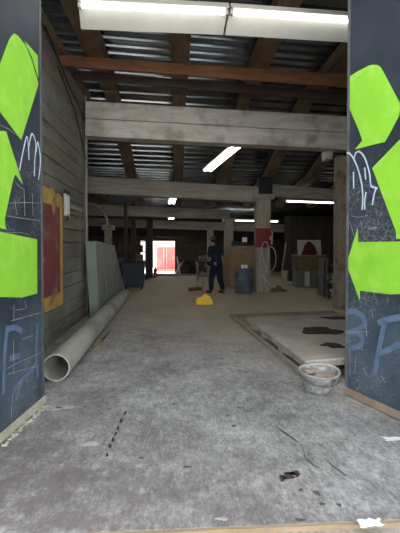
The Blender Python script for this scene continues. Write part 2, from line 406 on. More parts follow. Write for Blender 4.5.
# ================================================================ THE SHELL
fl = MB()
e0 = on_z(134, 530); e1 = on_z(400, 519); sl = (e1.y - e0.y) / (e1.x - e0.x)
def edge_y(x): return e0.y + sl * (x - e0.x)
fl.hexa([(-7, edge_y(-7), -0.4), (9, edge_y(9), -0.4), (9, sk(23.1, 9), -0.4), (-7, sk(23.1, -7), -0.4),
         (-7, edge_y(-7), 0), (9, edge_y(9), 0), (9, sk(23.1, 9), 0), (-7, sk(23.1, -7), 0)])
floor = fl.build('floor', CONC, kind=S)
MB().hexa([(-7, edge_y(-7) - 0.022, -0.3), (9, edge_y(9) - 0.022, -0.3), (9, edge_y(9), -0.3), (-7, edge_y(-7), -0.3),
           (-7, edge_y(-7) - 0.022, -0.004), (9, edge_y(9) - 0.022, -0.004), (9, edge_y(9), -0.004), (-7, edge_y(-7), -0.004)]
          ).build('trim_1', EDGEW, kind=S)
MB().hexa([(-40, -40, -0.5), (40, -40, -0.5), (40, edge_y(40) - 0.02, -0.5), (-40, edge_y(-40) - 0.02, -0.5),
           (-40, -40, -0.03), (40, -40, -0.03), (40, edge_y(40) - 0.02, -0.03), (-40, edge_y(-40) - 0.02, -0.03)]).build('ground', GRAVEL, kind=S)
MB().box(-60, 26.2, -1.4, 60, 120, -1.0).build('ground_yard', LOT, kind=S)

# unseen pale wall added behind the camera to bounce sunlight in through the doorway
MB().box(-16, -16.5, -0.1, 16, -16, 7.5).build('wall_bounce', BOUNCEW, kind=S)

# roof profile: level over the front bay, then stepping down towards the back
PROF = [(3.9, 5.15), (9.0, 5.12), (13.3, 3.95), (17.6, 3.52), (21.0, 3.2), (25.5, 3.0)]
def zr(d):
    for (a, za), (b, zb) in zip(PROF, PROF[1:]):
        if d <= b: return za + (zb - za) * (d - a) / (b - a)
    return PROF[-1][1]
def roof(name, d0, d1, pitch=0.29):
    m = MB(); d = d0; pr = []
    while d < d1 - 0.01:
        for dx, dz in ((0.0, 0.0), (0.185, 0.0), (0.195, -0.034), (0.235, -0.034), (0.25, 0.0)):
            if d + dx <= d1: pr.append((d + dx, zr(d + dx) + dz))
        d += pitch
    pr.append((d1, zr(d1)))
    X0, X1 = -6.6, 8.8; n = len(pr)
    vs = [(X0, sk(a, X0), z) for a, z in pr] + [(X1, sk(a, X1), z) for a, z in pr]
    vs += [(X0, sk(a, X0), z + 0.09) for a, z in ((pr[0]), (pr[-1]))] + [(X1, sk(a, X1), z + 0.09) for a, z in ((pr[0]), (pr[-1]))]
    fs = [(i, i + 1, n + i + 1, n + i) for i in range(n - 1)]
    fs.append((2 * n, 2 * n + 1, 2 * n + 3, 2 * n + 2))
    fs += [(0, 2 * n, 2 * n + 2, n), (n - 1, 2 * n + 1, 2 * n + 3, 2 * n - 1)]
    m.add(vs, fs); return m.build(name, DECK, kind=S)
for i, ((a, _), (b, _)) in enumerate(zip(PROF, PROF[1:])):
    roof('ceiling', a, b)

# rafters along the building
for k in range(-3, 6):
    x = 0.08 + 1.49 * k
    for i, ((a, za), (b, zb)) in enumerate(zip(PROF, PROF[1:])):
        if i > 2 or (i == 0 and x < -1.8): continue
        w = 0.33 if i == 0 else 0.30
        ya, yb = sk(a, x) + 0.15, sk(b, x) - 0.03
        MB().hexa([(x - w / 2, ya, za - 0.30), (x + w / 2, ya, za - 0.30), (x + w / 2, yb, zb - 0.30), (x - w / 2, yb, zb - 0.30),
                   (x - w / 2, ya, za - 0.06), (x + w / 2, ya, za - 0.06), (x + w / 2, yb, zb - 0.06), (x - w / 2, yb, zb - 0.06)]
                  ).build('ceiling_beam', RAFT, kind=S, bevel=0.012)

def crossbeam(pl, pr, dl, dr, th, m, split=False, ext=(0, 0), nm='ceiling_beam'):
    """pl, pr = (px, top, bottom) at each end; dl, dr distances there."""
    a = on_y(pl[0], pl[1], dl); b = on_y(pl[0], pl[2], dl); c = on_y(pr[0], pr[1], dr); d = on_y(pr[0], pr[2], dr)
    u = (c - a) / (c.x - a.x); u2 = (d - b) / (d.x - b.x)
    a = a - u * ext[0]; b = b - u2 * ext[0]; c = c + u * ext[1]; d = d + u2 * ext[1]
    mb = MB(); t = Vector((0, th, 0))
    def seg(f0, f1):
        A, B, C, D = b.lerp(a, f0), b.lerp(a, f1), d.lerp(c, f0), d.lerp(c, f1)
        mb.hexa([A, C, C + t, A + t, B, D, D + t, B + t])
    if split:
        seg(0, 0.5); seg(0.515, 1.0)
    else:
        seg(0, 1)
    return mb.build(nm, m, kind=S, bevel=0.015)
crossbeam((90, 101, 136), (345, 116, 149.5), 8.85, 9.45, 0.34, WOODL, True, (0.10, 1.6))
crossbeam((64, 55, 65.5), (346, 74, 87), 7.15, 7.8, 0.07, JOIST, False, (0.1, 3.0), 'ceiling_joist')
crossbeam((76, 70.5, 79), (346, 92, 101), 7.9, 8.6, 0.07, JOISTD, False, (0.05, 3.0), 'ceiling_batten')
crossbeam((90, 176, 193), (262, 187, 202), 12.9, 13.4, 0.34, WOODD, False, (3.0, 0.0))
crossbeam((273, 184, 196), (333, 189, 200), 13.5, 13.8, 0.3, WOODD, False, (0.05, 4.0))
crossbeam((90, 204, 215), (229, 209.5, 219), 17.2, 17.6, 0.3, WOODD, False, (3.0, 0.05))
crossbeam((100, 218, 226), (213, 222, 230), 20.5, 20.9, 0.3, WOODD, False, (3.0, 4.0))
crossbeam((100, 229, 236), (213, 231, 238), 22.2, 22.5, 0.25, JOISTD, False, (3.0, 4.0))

# timber wall on the near side of the aisle
XW = -1.92
wl = MB(); z = 0.0; i = 0
while z < 4.66:
    h = 0.27 if i % 3 else 0.24
    x = XW - R.uniform(0, 0.018)
    cuts = [4.3] + sorted([4.3 + R.uniform(1.2, 3.9)]) + [9.06]
    for a, b in zip(cuts, cuts[1:]):
        xx = x - R.uniform(0, 0.008)
        wl.box(xx - 0.06, a + 0.004, z + 0.006, xx, b - 0.004, min(z + h - 0.006, 4.7))
    z += h; i += 1
wl.box(XW - 0.14, 4.3, 0, XW - 0.07, 9.06, 4.7)
wl.build('wall_left', PLANK, kind=S, bevel=0.006)
MB().box(XW - 0.1, 9.06, 0, XW + 0.02, 9.15, 4.72).build('trim_2', POST, kind=S, bevel=0.01)
MB().box(XW - 0.12, 4.3, 4.7, XW + 0.05, 9.3, 4.84).build('trim_3', RAFT, kind=S, bevel=0.01)
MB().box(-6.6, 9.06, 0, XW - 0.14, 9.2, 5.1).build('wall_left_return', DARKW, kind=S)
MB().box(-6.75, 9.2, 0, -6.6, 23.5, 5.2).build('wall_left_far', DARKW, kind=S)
MB().box(8.6, 4.3, 0, 8.75, 24.6, 5.2).build('wall_right', DARKW, kind=S)
# front wall either side of the doorway, and over it; raised out of view to shade the doors
MB().box(-6.6, 4.06, -0.1, -1.42, 4.30, 7.0).build('wall_front_left', FACADE, kind=S)
MB().box(2.0, 4.30, -0.1, 8.75, 4.50, 7.0).build('wall_front_right', FACADE, kind=S)
MB().box(-1.42, 4.06, 4.55, 2.0, 4.30, 7.0).build('wall_front_header', FACADE, kind=S)
# back wall with the far doorway
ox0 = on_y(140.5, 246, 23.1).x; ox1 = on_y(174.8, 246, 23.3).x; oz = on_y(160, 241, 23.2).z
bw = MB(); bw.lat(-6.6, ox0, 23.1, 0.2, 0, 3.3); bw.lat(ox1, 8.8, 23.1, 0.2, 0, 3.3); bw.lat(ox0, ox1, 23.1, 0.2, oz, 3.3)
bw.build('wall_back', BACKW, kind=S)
# brown board partition deep in the side bay
pt = MB()
for k in range(9):
    x0 = 5.4 + k * 0.36
    pt.lat(x0, x0 + 0.345, 19.6, 0.05, 0, 3.0)
pt.build('wall_partition', BROWNB, kind=S, bevel=0.005)

# columns
def column(px0, px1, d, z1, m, cap=None, base=0.0, nm='column'):
    b = on_y(px1, 250, d).x; a = on_y(px0, 250, d).x; w = b - a
    if px0 > 176: a = on_y(px0, 250, d + w * .8).x; w = b - a
    elif px1 < 176: b = on_y(px1, 250, d + w * .8).x; w = b - a
    mb = MB().box(a, d, base, b, d + w, z1)
    if cap: mb.box(a - cap, d - 0.04, z1 - 0.16, b + cap, d + w + 0.04, z1 + 0.0)
    return mb.build(nm, m, kind=S, bevel=0.015)
column(332.5, 347, 9.62, 3.62, COLM)
a = on_y(326, 159, 9.64); b = on_y(333.2, 147.5, 9.64)
MB().box(a.x, 9.64, a.z, b.x, 9.95, b.z + 0.05).build('column_corbel', WOODL, kind=S, bevel=0.02)
column(254, 270.5, 13.3, on_y(262, 194, 13.3).z, POST, 0.12)
a = on_y(259, 194, 13.3); b = on_y(272.5, 177, 13.3)
MB().box(a.x, 13.28, a.z, b.x, 13.7, b.z).build('column_bracket', BLACKM, kind=S, bevel=0.01)
column(224, 233.5, 17.2, on_y(229, 218.5, 17.4).z, POST, 0.08)
column(207, 213.5, 20.9, on_y(210, 229, 20.9).z, POST)
column(146.5, 153, 19.6, 2.9, BLACKM)
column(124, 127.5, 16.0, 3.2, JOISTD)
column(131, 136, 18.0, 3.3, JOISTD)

# ---------------------------------------------------------------- doors
def smooth_poly(pts): return pts
def door(name, pa, pb, length, side, kick, th=0.055):
    A = on_z(*pa); B = on_z(*pb); A.z = B.z = 0
    u = (B - A).normalized(); n = Vector((u.y, -u.x, 0))
    if n.dot(EYE - A) < 0: n = -n
    E = A + u * length
    root = MB().hexa([A - n * th + Vector((0, 0, .05)), E - n * th + Vector((0, 0, .05)), E + Vector((0, 0, .05)), A + Vector((0, 0, .05)),
                      A - n * th + Vector((0, 0, 4.5)), E - n * th + Vector((0, 0, 4.5)), E + Vector((0, 0, 4.5)), A + Vector((0, 0, 4.5))]
                     ).build(name, NAVY, kind=S)
    def P(x, y, off=0.0):
        p = on_plane(x, y, A + n * off, n); t = (p - A).dot(u)
        return p + u * (0.006 - t) if t < 0.006 else p
    k = MB(); za, zb = 0.015, 0.085
    k.hexa([A + Vector((0, 0, za)) + n * .002, E + Vector((0, 0, za)) + n * .002, E + n * .02 + Vector((0, 0, za)), A + n * .02 + Vector((0, 0, za)),
            A + Vector((0, 0, zb)) + n * .002, E + Vector((0, 0, zb)) + n * .002, E + n * .02 + Vector((0, 0, zb)), A + n * .02 + Vector((0, 0, zb))])
    k.build('kick_board', kick, root, bevel=0.004)
    e = MB(); w = u * 0.035
    e.hexa([A + Vector((0, 0, .06)) + n * .001, A + w + Vector((0, 0, .06)) + n * .001, A + w + n * .005 + Vector((0, 0, .06)), A + n * .005 + Vector((0, 0, .06)),
            A + Vector((0, 0, 4.48)) + n * .001, A + w + Vector((0, 0, 4.48)) + n * .001, A + w + n * .005 + Vector((0, 0, 4.48)), A + n * .005 + Vector((0, 0, 4.48))])
    e.build('edge_strip', EDGE, root)
    def decal(nm, poly, m, off=0.003):
        return MB().prism([P(x, y, off - 0.002) for x, y in poly], n * 0.002).build(nm, m, root)
    def strokes(nm, lines, m, wpx, off, scale=None):
        mb = MB()
        for li in lines:
            pts = [P(x, y, off) for x, y in li]
            w = wpx / F * A.y
            # resample smooth (Catmull-Rom)
            q = []
            for i in range(len(pts) - 1):
                p0 = pts[max(i - 1, 0)]; p1 = pts[i]; p2 = pts[i + 1]; p3 = pts[min(i + 2, len(pts) - 1)]
                for t in [j / 5 for j in range(5)]:
                    q.append(0.5 * (2 * p1 + (p2 - p0) * t + (2 * p0 - 5 * p1 + 4 * p2 - p3) * t * t + (3 * p1 - p0 - 3 * p2 + p3) * t ** 3))
            q.append(pts[-1])
            o = len(mb.v)
            for i, p in enumerate(q):
                d = (q[min(i + 1, len(q) - 1)] - q[max(i - 1, 0)]).normalized(); s = d.cross(n).normalized() * w / 2
                mb.v += [p - s, p + s, p + s + n * .0012, p - s + n * .0012]
            for i in range(len(q) - 1):
                for k in range(4):
                    mb.f.append((o + 4 * i + k, o + 4 * i + (k + 1) % 4, o + 4 * i + 4 + (k + 1) % 4, o + 4 * i + 4 + k))
            mb.f += [(o, o + 1, o + 2, o + 3), tuple(o + 4 * (len(q) - 1) + k for k in (3, 2, 1, 0))]
        return mb.build(nm, m, root)
    return root, decal, strokes

d1, dec, stk = door('door_1', (44.2, 404), (0, 444), 1.75, -1, KICKL)
dec('recycling_arrow', [(-9, 86), (0, 64), (9, 40), (11.5, 36), (14.2, 33.5), (18, 36), (24.7, 44.5), (31, 58.5), (38.2, 83), (37.5, 87), (21, 140), (0, 112)], LIME)
dec('recycling_arrow', [(24.5, 41), (37.6, 55.5), (38.2, 78), (31.6, 56.5), (27, 47)], LIME)
dec('recycling_arrow', [(-16, 150), (0, 131), (3, 130.8), (6, 131.5), (22.5, 184), (15, 174), (12.7, 181), (4.5, 219), (5, 226), (6.2, 229.5), (0, 228), (-16, 226)], LIME)
dec('recycling_arrow', [(-18, 229), (0, 231.7), (37, 239.3), (37, 293.5), (22, 297.5), (0, 297), (-18, 293)], LIME)
def sc(lines, k, ox, oy): return [[(ox + x / k, oy + y / k) for x, y in l] for l in lines]
stk('graffiti', sc([[(130, 470), (150, 360), (178, 245), (190, 320), (193, 400)], [(190, 320), (212, 225), (238, 290), (232, 400), (228, 510)],
                    [(240, 350), (252, 280), (268, 380), (266, 460), (256, 530)]], 6.67, 0, 100), SPRAYW, 1.6, 0.006)
stk('graffiti', sc([[(22, 172), (14, 260), (10, 380)], [(20, 185), (45, 178), (66, 190)], [(28, 270), (60, 262)], [(112, 165), (108, 250), (112, 330)],
                    [(36, 372), (70, 330), (104, 290)]], 2.985, 0, 268), SPRAYB, 5.0, 0.005)
stk('scratch', sc([[(50, 155), (160, 150), (265, 155)], [(40, 240), (150, 255), (265, 272)], [(45, 350), (140, 352), (205, 372)], [(160, 60), (165, 240)], [(215, 90), (218, 235)],
                   [(105, 20), (150, 60)], [(100, 130), (110, 230)]], 6.67, 0, 180)
    + sc([[(75, 405), (170, 380), (272, 350)], [(92, 300), (92, 405)], [(165, 265), (175, 325)], [(100, 335), (165, 325)], [(150, 530), (200, 510), (225, 505)]], 6.67, 0, 260)
    + sc([[(30, 140), (110, 100), (195, 62)], [(40, 165), (110, 145), (190, 125)], [(65, 0), (68, 170)], [(105, 190), (80, 290)], [(60, 260), (55, 380)]], 4.85, 0, 340)
    + [[(0, 125), (10, 130), (20, 138)]], SCRATCH, 0.45, 0.0065)

d2, dec, stk = door('door_2', (345, 394.5), (400, 421), 1.6, 1, KICKR)
dec('recycling_arrow', [(347, 78), (357.5, 71.5), (368.5, 65.8), (372, 64.8), (377.5, 65), (380.5, 67), (385, 74.8), (399.5, 102.5), (400, 109), (399, 116), (391.8, 130),
                        (385, 142), (370, 145.5), (355, 149.5), (362.5, 140.5), (358.8, 130), (346.6, 105)], LIME)
dec('recycling_arrow', [(418, 120), (400, 139.5), (372.3, 168), (388, 210), (394.5, 227), (396, 231), (396.3, 239), (418, 239)], LIME)
dec('recycling_arrow', [(357.8, 227.8), (358.2, 242), (396, 241.5), (418, 240.5), (418, 293), (400, 294), (390.6, 294.4), (360, 290.7), (359.7, 300), (345.3, 264.4)], LIME)
stk('graffiti', sc([[(40, 158), (62, 155), (90, 190), (120, 260), (145, 360), (152, 450), (148, 533)], [(95, 190), (105, 155), (130, 145), (165, 185), (195, 280), (205, 360), (212, 378), (250, 388)],
                    [(175, 415), (165, 470), (166, 530)], [(242, 388), (228, 430), (215, 500)], [(90, 280), (92, 390)], [(165, 250), (172, 330)]], 6.67, 340, 130), SPRAYW, 1.6, 0.006)
stk('graffiti', sc([[(20, 52), (55, 45), (95, 70), (98, 105), (60, 128), (30, 135)], [(60, 130), (92, 150), (85, 185), (30, 200)],
                    [(155, 95), (190, 82), (246, 70)], [(185, 85), (162, 190), (142, 310)], [(160, 218), (200, 205), (246, 180)]], 4.1, 340, 300), SPRAYB, 5.5, 0.005)
stk('scratch', sc([[(150, 96), (165, 90), (180, 95), (196, 88)], [(150, 100), (175, 99), (198, 94)], [(60, 30), (100, 38), (150, 28)], [(40, 20), (45, 110)], [(110, 60), (118, 100)], [(52, 60), (75, 140)]], 5.33, 340, 210)
    + sc([[(20, 130), (70, 132), (120, 128)], [(40, 200), (42, 310)], [(65, 230), (60, 300)], [(95, 280), (110, 310)], [(105, 90), (110, 150)], [(130, 40), (135, 75)], [(170, 310), (185, 340)], [(60, 190), (95, 205)]], 4.1, 340, 300),
    SCRATCH, 0.45, 0.0065)

# ================================================================ LIGHTS
def pan_light(A, B, label, group=None, wing=0.30, nm='strip_light'):
    """two-winged white pan with a bare tube under its ridge; A, B ridge ends"""
    A = Vector(A); B = Vector(B); u = (B - A).normalized(); s = Vector((0, 0, 1)).cross(u).normalized()
    base = (A + B) / 2; root = thing(nm, label, 'light', base, group)
    def sec(prof): return [[p + s * a + Vector((0, 0, b)) for a, b in prof] for p in (A, B)]
    def ext(prof, name, m):
        a, b = sec(prof); n = len(prof)
        MB().add(a + b, [tuple(reversed(range(n))), tuple(range(n, 2 * n))] + [(i, (i + 1) % n, n + (i + 1) % n, n + i) for i in range(n)]).build(name, m, root)
    ext([(-.05, .0), (.05, .0), (.05, .07), (-.05, .07)], 'channel', WHITE)
    ext([(.05, .0), (.05, .02), (wing, -.15), (wing, -.165)], 'reflector', WHITE)
    ext([(-.05, .02), (-.05, .0), (-.10, -.015), (-.10, .0)], 'reflector', WHITE)
    MB().tube([A + u * .04 + Vector((0, 0, -.035)), B - u * .04 + Vector((0, 0, -.035))], 0.019, 10).build('tube', TUBE, root, smooth=True)
    for P_, q in ((A, 1), (B, -1)):
        MB().bar(P_ + u * q * .0 + Vector((0, 0, -.03)), P_ + u * q * .04 + Vector((0, 0, -.03)), .06, .06).build('end_cap', WHITE, root)
    for t in (0.2, 0.8):
        p = A.lerp(B, t); MB().tube([p + Vector((0, 0, .07)), Vector((p.x, p.y, 4.98))], 0.004, 6).build('hanger', STEEL, root)
    return root
pa = on_y(78, 3, 5.25); pb = on_y(228, 10.5, 5.45); pc = on_y(230, 10.6, 5.455); pd = on_y(378, 21, 5.66)
pan_light(pa, pb, 'long white strip light overhead, ending near the plank wall, its tube lit')
pan_light(pc, pd, 'long white strip light overhead, running behind the door with whole arrow head')

def twin_light(A, B, label, r=0.016, gap=0.16, w=0.26, nm='tube_light', up=None, hang=True):
    A = Vector(A); B = Vector(B); u = (B - A).normalized(); s = u.cross(Vector((0, 0, 1))).normalized()
    root = thing(nm, label, 'light', (A + B) / 2)
    MB().bar(A + Vector((0, 0, .06)), B + Vector((0, 0, .06)), w, .05).build('housing', WHITE, root)
    for q in (-1, 1):
        MB().tube([A + u * .03 + s * q * gap / 2, B - u * .03 + s * q * gap / 2], r, 8).build('tube', TUBE, root, smooth=True)
        E_ = A if q < 0 else B
        MB().bar(E_ - u * .015 * q * -1 + Vector((0, 0, .02)), E_ + u * .015 * q * -1 + Vector((0, 0, .02)), w, .07).build('end_cap', WHITE, root)
    if hang:
        for t in (0.15, 0.85):
            p = A.lerp(B, t); zt = zr(p.y - SK * (p.x + 1.92)) - 0.03
            if zt > p.z + .1: MB().tube([p + Vector((0, 0, .08)), Vector((p.x, p.y, zt))], 0.005, 6).build('hanger', STEEL, root)
    return root
twin_light(on_y(240, 144, 9.9), on_y(207.5, 171, 12.1), 'long twin tube light slanting under the roof of the second bay', 0.022, 0.17, 0.30)
twin_light(on_y(174.5, 194.5, 14.6), on_y(171.5, 203.5, 16.4), 'short lit twin tube light seen just below the second crossbeam', 0.03, 0.16, 0.28)
twin_light(on_y(173, 216.5, 18.6), on_y(171, 219, 19.8), 'tiny twin tube light farthest down the aisle', 0.03, 0.16, 0.28)
twin_light(on_y(286, 201.3, 15.4), on_y(346, 203.5, 15.7), 'lit tube light across the dark side bay beside the rusty column', 0.017, 0.05, 0.10)
twin_light(on_y(232, 220.6, 19.0), on_y(278, 221.6, 19.2), 'lit tube light passing behind the post with the red cabinet', 0.017, 0.05, 0.10)

# ================================================================ NEAR THINGS
# poster board
px = XW + 0.012
yA, yB = 5.3, on_x(62, 250, XW).y
zb, zt = 0.52, 2.33
board = MB().box(XW + 0.001, yA, zb, px, yB, zt - .10).build('painted_board', YELP, label='red panel with torn mustard border fixed on the plank wall', cat='board')
MB().box(px, yA + .25, zb + .22, px + .004, yB - .17, zt - .20).build('red_panel', REDP, board)
MB().prism([(px - .011, yA, zt - .11), (px - .011, yB, zt - .11), (px - .011, yB, zt - .02), (px - .011, yB - .22, zt + .03), (px - .011, yB - .4, zt - .01), (px - .011, yB - .55, zt + .09), (px - .011, yB - .75, zt + .03),
            (px - .011, yA, zt + .06)], (.011, 0, 0)).build('torn_top_edge', YELP, board)
MB().prism([(px, yB - .62, zt - .18), (px, yB - .52, zt - .36), (px, yB - .42, zt - .18)], (.006, 0, 0)).build('torn_flap', YELP, board)
# white box on the wall with conduit
bx0 = on_x(63.5, 205, XW).y; bx1 = on_x(68.2, 205, XW).y
eb = thing('electrical_box', 'white metal electrical box mounted on the plank wall above the red panel', 'box', (XW, bx0, 1.95))
MB().box(XW, bx0, 2.02, XW + .035, bx1 - .04, 2.40).build('body', WHITE, eb, bevel=.008)
MB().box(XW + .035, bx0 + .03, 2.05, XW + .045, bx1 - .07, 2.36).build('cover', PAPER, eb, bevel=.004)
MB().box(XW, bx0 + .02, 2.40, XW + .04, bx1 - .02, 2.46).build('top_fitting', BLACKM, eb)
MB().tube([(XW + .06, bx0 + .05, 2.02), (XW + .05, bx0 + .06, 1.96), (XW + .02, bx0 + .1, 1.94)], .01, 6).build('cable', BLACKM, eb)
MB().box(XW, 7.6, 2.18, XW + .035, 8.45, 2.245).build('wall_batten', POST, label='short pale batten nailed to the plank wall beside the electrical box', cat='batten', bevel=.004)

# pipe
p0 = on_z(56, 381.5); p1 = on_z(124, 300.0)
r_ = 0.152
a = Vector((p0.x, p0.y, r_)); b = Vector((p1.x, p1.y, r_))
u = (b - a).normalized(); M3 = u.to_track_quat('Z', 'Y').to_matrix(); Ln = (b - a).length
pm = MB(); prof = [(r_, 0), (r_, Ln), (r_ - .014, Ln), (r_ - .014, 0), (r_, 0)]
pm.lathe(prof, a, 40, M3)
pm.build('plastic_pipe', PIPE, smooth=True, label='long hollow grey pipe lying on the floor along the plank wall', cat='pipe')

# leaning slabs
def lean_slab(d0, d1, xb0, xb1, xt0, xt1, zt0, zt1, th, m, label, group=None):
    mb = MB(); t = Vector((-th, 0, 0))
    B0, B1 = Vector((xb0, d0, .004)), Vector((xb1, d1, .004)); T0, T1 = Vector((xt0, d0, zt0)), Vector((xt1, d1, zt1))
    mb.hexa([B0 + t, B0, B1, B1 + t, T0 + t, T0, T1, T1 + t])
    return mb.build('stone_slab', m, bevel=.006, label=label, cat='slab', group=group)
dn, df = 8.74, 13.8
xbn, xbf, xtn, xtf = on_y(99.5, 300, dn).x, on_y(124.5, 290, df).x, on_y(96, 243, dn).x, on_y(115, 245, df).x
lbl = ['grey-green slab leaning by the wall, second from the plank wall end', 'grey slab in the middle of the leaning row beside the pipe',
       'grey-green slab of the leaning row, next to the last one', 'last slab of the leaning row, beside the dark blue bin']
for k in range(4):
    f0, f1 = k / 4, (k + 1) / 4 - .004
    g = lambda p, q, f: p + (q - p) * f
    zz = [1.60, 1.58, 1.555, 1.53][k]
    lean_slab(g(dn, df, f0) + .05, g(dn, df, f1), g(xbn, xbf, f0), g(xbn, xbf, f1), g(xtn, xtf, f0), g(xtn, xtf, f1), zz, zz - .01, .09,
              SLABG if k != 2 else SLABG, lbl[k])
q = [on_y(90, 313, dn - .02).x, xbn, xtn, on_y(84.6, 241, dn - .02).x]
MB().hexa([(max(q[0], -1.9), dn - .03, .004), (q[1], dn - .03, .004), (q[1], dn + .035, .004), (max(q[0], -1.9), dn + .035, .004),
           (q[3] + .01, dn - .03, 1.60), (q[2], dn - .03, 1.59), (q[2], dn + .035, 1.59), (q[3] + .01, dn + .035, 1.60)]
          ).build('stone_slab', SLABD, bevel=.006, label='narrow dark green slab facing out at the near end of the leaning row', cat='slab')
rk = thing('slab_rack', 'dark timber rack behind the leaning slabs', 'rack', (-2.35, 11.4, 0))
for y in (9.5, 11.4, 13.4):
    MB().bar((-2.35, y, 0), (-2.35, y, 1.4), .09, .09, (0, 1, 0)).build('post', JOISTD, rk)
MB().bar((-2.31, 9.4, 1.25), (-2.31, 13.5, 1.25), .08, .1).build('rail', JOISTD, rk)
MB().bar((-2.31, 9.4, .3), (-2.31, 13.5, .3), .08, .1).build('rail', JOISTD, rk)

# wood scraps by the pipe
for i, (xa, ya, xb, yb, w, lb) in enumerate([(92, 352, 109, 333, .07, 'long splintered wood strip lying against the pipe'), (99, 344, 111, 331, .05, 'thin pale splinter on the far side of the strips by the pipe'),
                                            (96, 350, 107, 341, .04, 'short splinter lying next to the long strip by the pipe'), (121, 331, 135, 333, .02, 'thin pale stick lying alone on the bare floor past the pipe')]):
    A_, B_ = on_z(xa, ya), on_z(xb, yb); n_ = (B_ - A_).cross(Vector((0, 0, 1))).normalized() * w / 2; m_ = A_.lerp(B_, .55)
    MB().prism([A_, m_ - n_, B_ - n_ * .4, B_ + n_ * .2, m_ + n_ * .8, A_.lerp(B_, .3) + n_ * 1.1], (0, 0, .015 if i < 3 else .006)).build('wood_splinter', SPLINT, label=lb, cat='wood scrap')

# raised board on blocks, over a wider sheet
zt_ = .235; th_ = .085
S0 = on_z(305, 361, zt_); S1 = on_z(247, 317, zt_); ru = (on_z(345, 357.5, zt_) - S0); ru /= ru.x
S2 = S0 + ru * 2.2; S3 = Vector((S2.x - .1, S1.y + .3, zt_))
mb = MB(); t = Vector((0, 0, -th_))
mb.hexa([S0 + t, S2 + t, S3 + t, S1 + t, S0, S2, S3, S1])
bd = mb.build('thick_board', SLABT, bevel=.01, label='thick grey-tan board raised on blocks, with dark stains on top', cat='board')
# worn layered edge
for (A_, B_) in ((S0, S2), (S1, S0)):
    d_ = (B_ - A_).normalized(); n_ = d_.cross(Vector((0, 0, 1))) * .012
    mb = MB(); mb.hexa([A_ + n_ * .2 + t * .92, B_ + n_ * .2 + t * .92, B_ + t * .92 - n_, A_ + t * .92 - n_, A_ + n_ * .2 + t * .25, B_ + n_ * .2 + t * .25, B_ + t * .25 - n_, A_ + t * .25 - n_])
    n_ = -n_
    mb.v = [v + d_.cross(Vector((0, 0, 1))) * .004 for v in mb.v]
    mb.build('layered_edge', SLABE, bd)
def patch(mb, c, rx, ry, z, seed, n=22, amp=.3, th=.0025):
    rr = random.Random(seed); pts = []; ph = [rr.uniform(0, 6.28) for _ in range(4)]
    for k in range(n):
        a = 2 * math.pi * k / n
        f = 1 + amp * (math.sin(2 * a + ph[0]) * .5 + math.sin(3 * a + ph[1]) * .4 + math.sin(5 * a + ph[2]) * .35) + rr.uniform(-.1, .1)
        pts.append((c.x + rx * f * math.cos(a), c.y + ry * f * math.sin(a), z))
    return mb.prism(pts, (0, 0, th))
def pxpatch(mb, x, y, wx, hy, z, seed, amp=.3):
    c = on_z(x, y, z); l = on_z(x - wx / 2, y, z); r = on_z(x + wx / 2, y, z); n_ = on_z(x, y + hy / 2, z); f_ = on_z(x, y - hy / 2, z)
    return patch(mb, Vector((c.x, (n_.y + f_.y) / 2, z)), (r.x - l.x) / 2, (f_.y - n_.y) / 2, z, seed, amp=amp)
for x, y, w, h, s in ((322, 331, 36, 9, 3), (333, 345.5, 24, 5, 5), (336, 318, 26, 3.4, 8)):
    pxpatch(MB(), x, y, w, h, zt_, s).build('stain', STAIN, bd)
# lower sheet
L0 = on_z(304, 379, .0); L1 = on_z(229, 316.2, 0)
ls = MB(); h_ = Vector((0, 0, .045)); L2 = Vector((S2.x, S2.y + .35, 0)); L3 = Vector((S3.x, L1.y + .35, 0))
L0b = L0 + Vector((.03, .02, 0))
ls.hexa([L0, L2, L3, L1, L0 + h_, L2 + h_, L3 + h_, L1 + h_])
sheet = ls.build('wooden_sheet', SHEET, bevel=.005, label='wide brown sheet on the floor under the raised board', cat='board')
lp = MB().bar(L0 + Vector((.03, .05, .06)), L1 + Vector((.03, -.05, .06)), .05, .03)
lp.build('raised_lip', SLABT, sheet, bevel=.004)
zbk = (.0455, zt_ - th_ - .0005)
sd = (S1 - S0).normalized(); rt = Vector((1, .05, 0))
for k, (f, off) in enumerate(((.03, .10), (.36, .10), (.68, .10), (.97, .10), (.03, 1.4), (.5, 1.4), (.97, 1.4))):
    c = S0.lerp(S1, f) + rt * off + Vector((0, .08 if f < .1 else (-.12 if f > .9 else 0), 0))
    MB().box(c.x - .07, c.y - .06, zbk[0], c.x + .07, c.y + .06, zbk[1]).build('wooden_block', BLOCK, bevel=.004, label='short pale timber block holding up the thick raised board', cat='block', group='blocks under the raised board')

# tub
tc = on_z(322.5, 395); tc.y += .12; tc.z = 0
tub = thing('mixing_tub', 'scuffed grey plastic tub with a pale rim, holding rubble, beside the raised board', 'tub', tc)
MT = Matrix.Translation((0, 0, 0)).to_3x3() @ Matrix.Rotation(math.radians(5), 3, 'X')
def wob(p, a, j):
    k = 1 + .025 * math.sin(2 * a + 1) + .015 * math.sin(3 * a); q = Vector((p.x * k, p.y * k, p.z)); q.z += .006 * math.sin(2 * a + .6) * (p.z / .22); return q
cz = tc + Vector((0, 0, .012))
MB().lathe([(.115, 0), (.128, .006), (.135, .025), (.131, .032), (.142, .055), (.138, .062), (.150, .085), (.157, .098), (.196, .20), (.189, .20), (.150, .105), (.12, .022), (.0, .02)], cz, 36, MT, wob).build('body', BUCK, tub, smooth=True)
MB().lathe([(.190, .198), (.194, .190), (.208, .198), (.212, .205), (.208, .212), (.194, .209), (.190, .198)], cz, 36, MT, wob).build('rim', BUCKR, tub, smooth=True)
MB().lathe([(.168, .15), (.12, .165), (.06, .16), (.0, .175)], cz, 24, MT, wob).build('rubble', RUBB, tub, kind='stuff')
hp = []
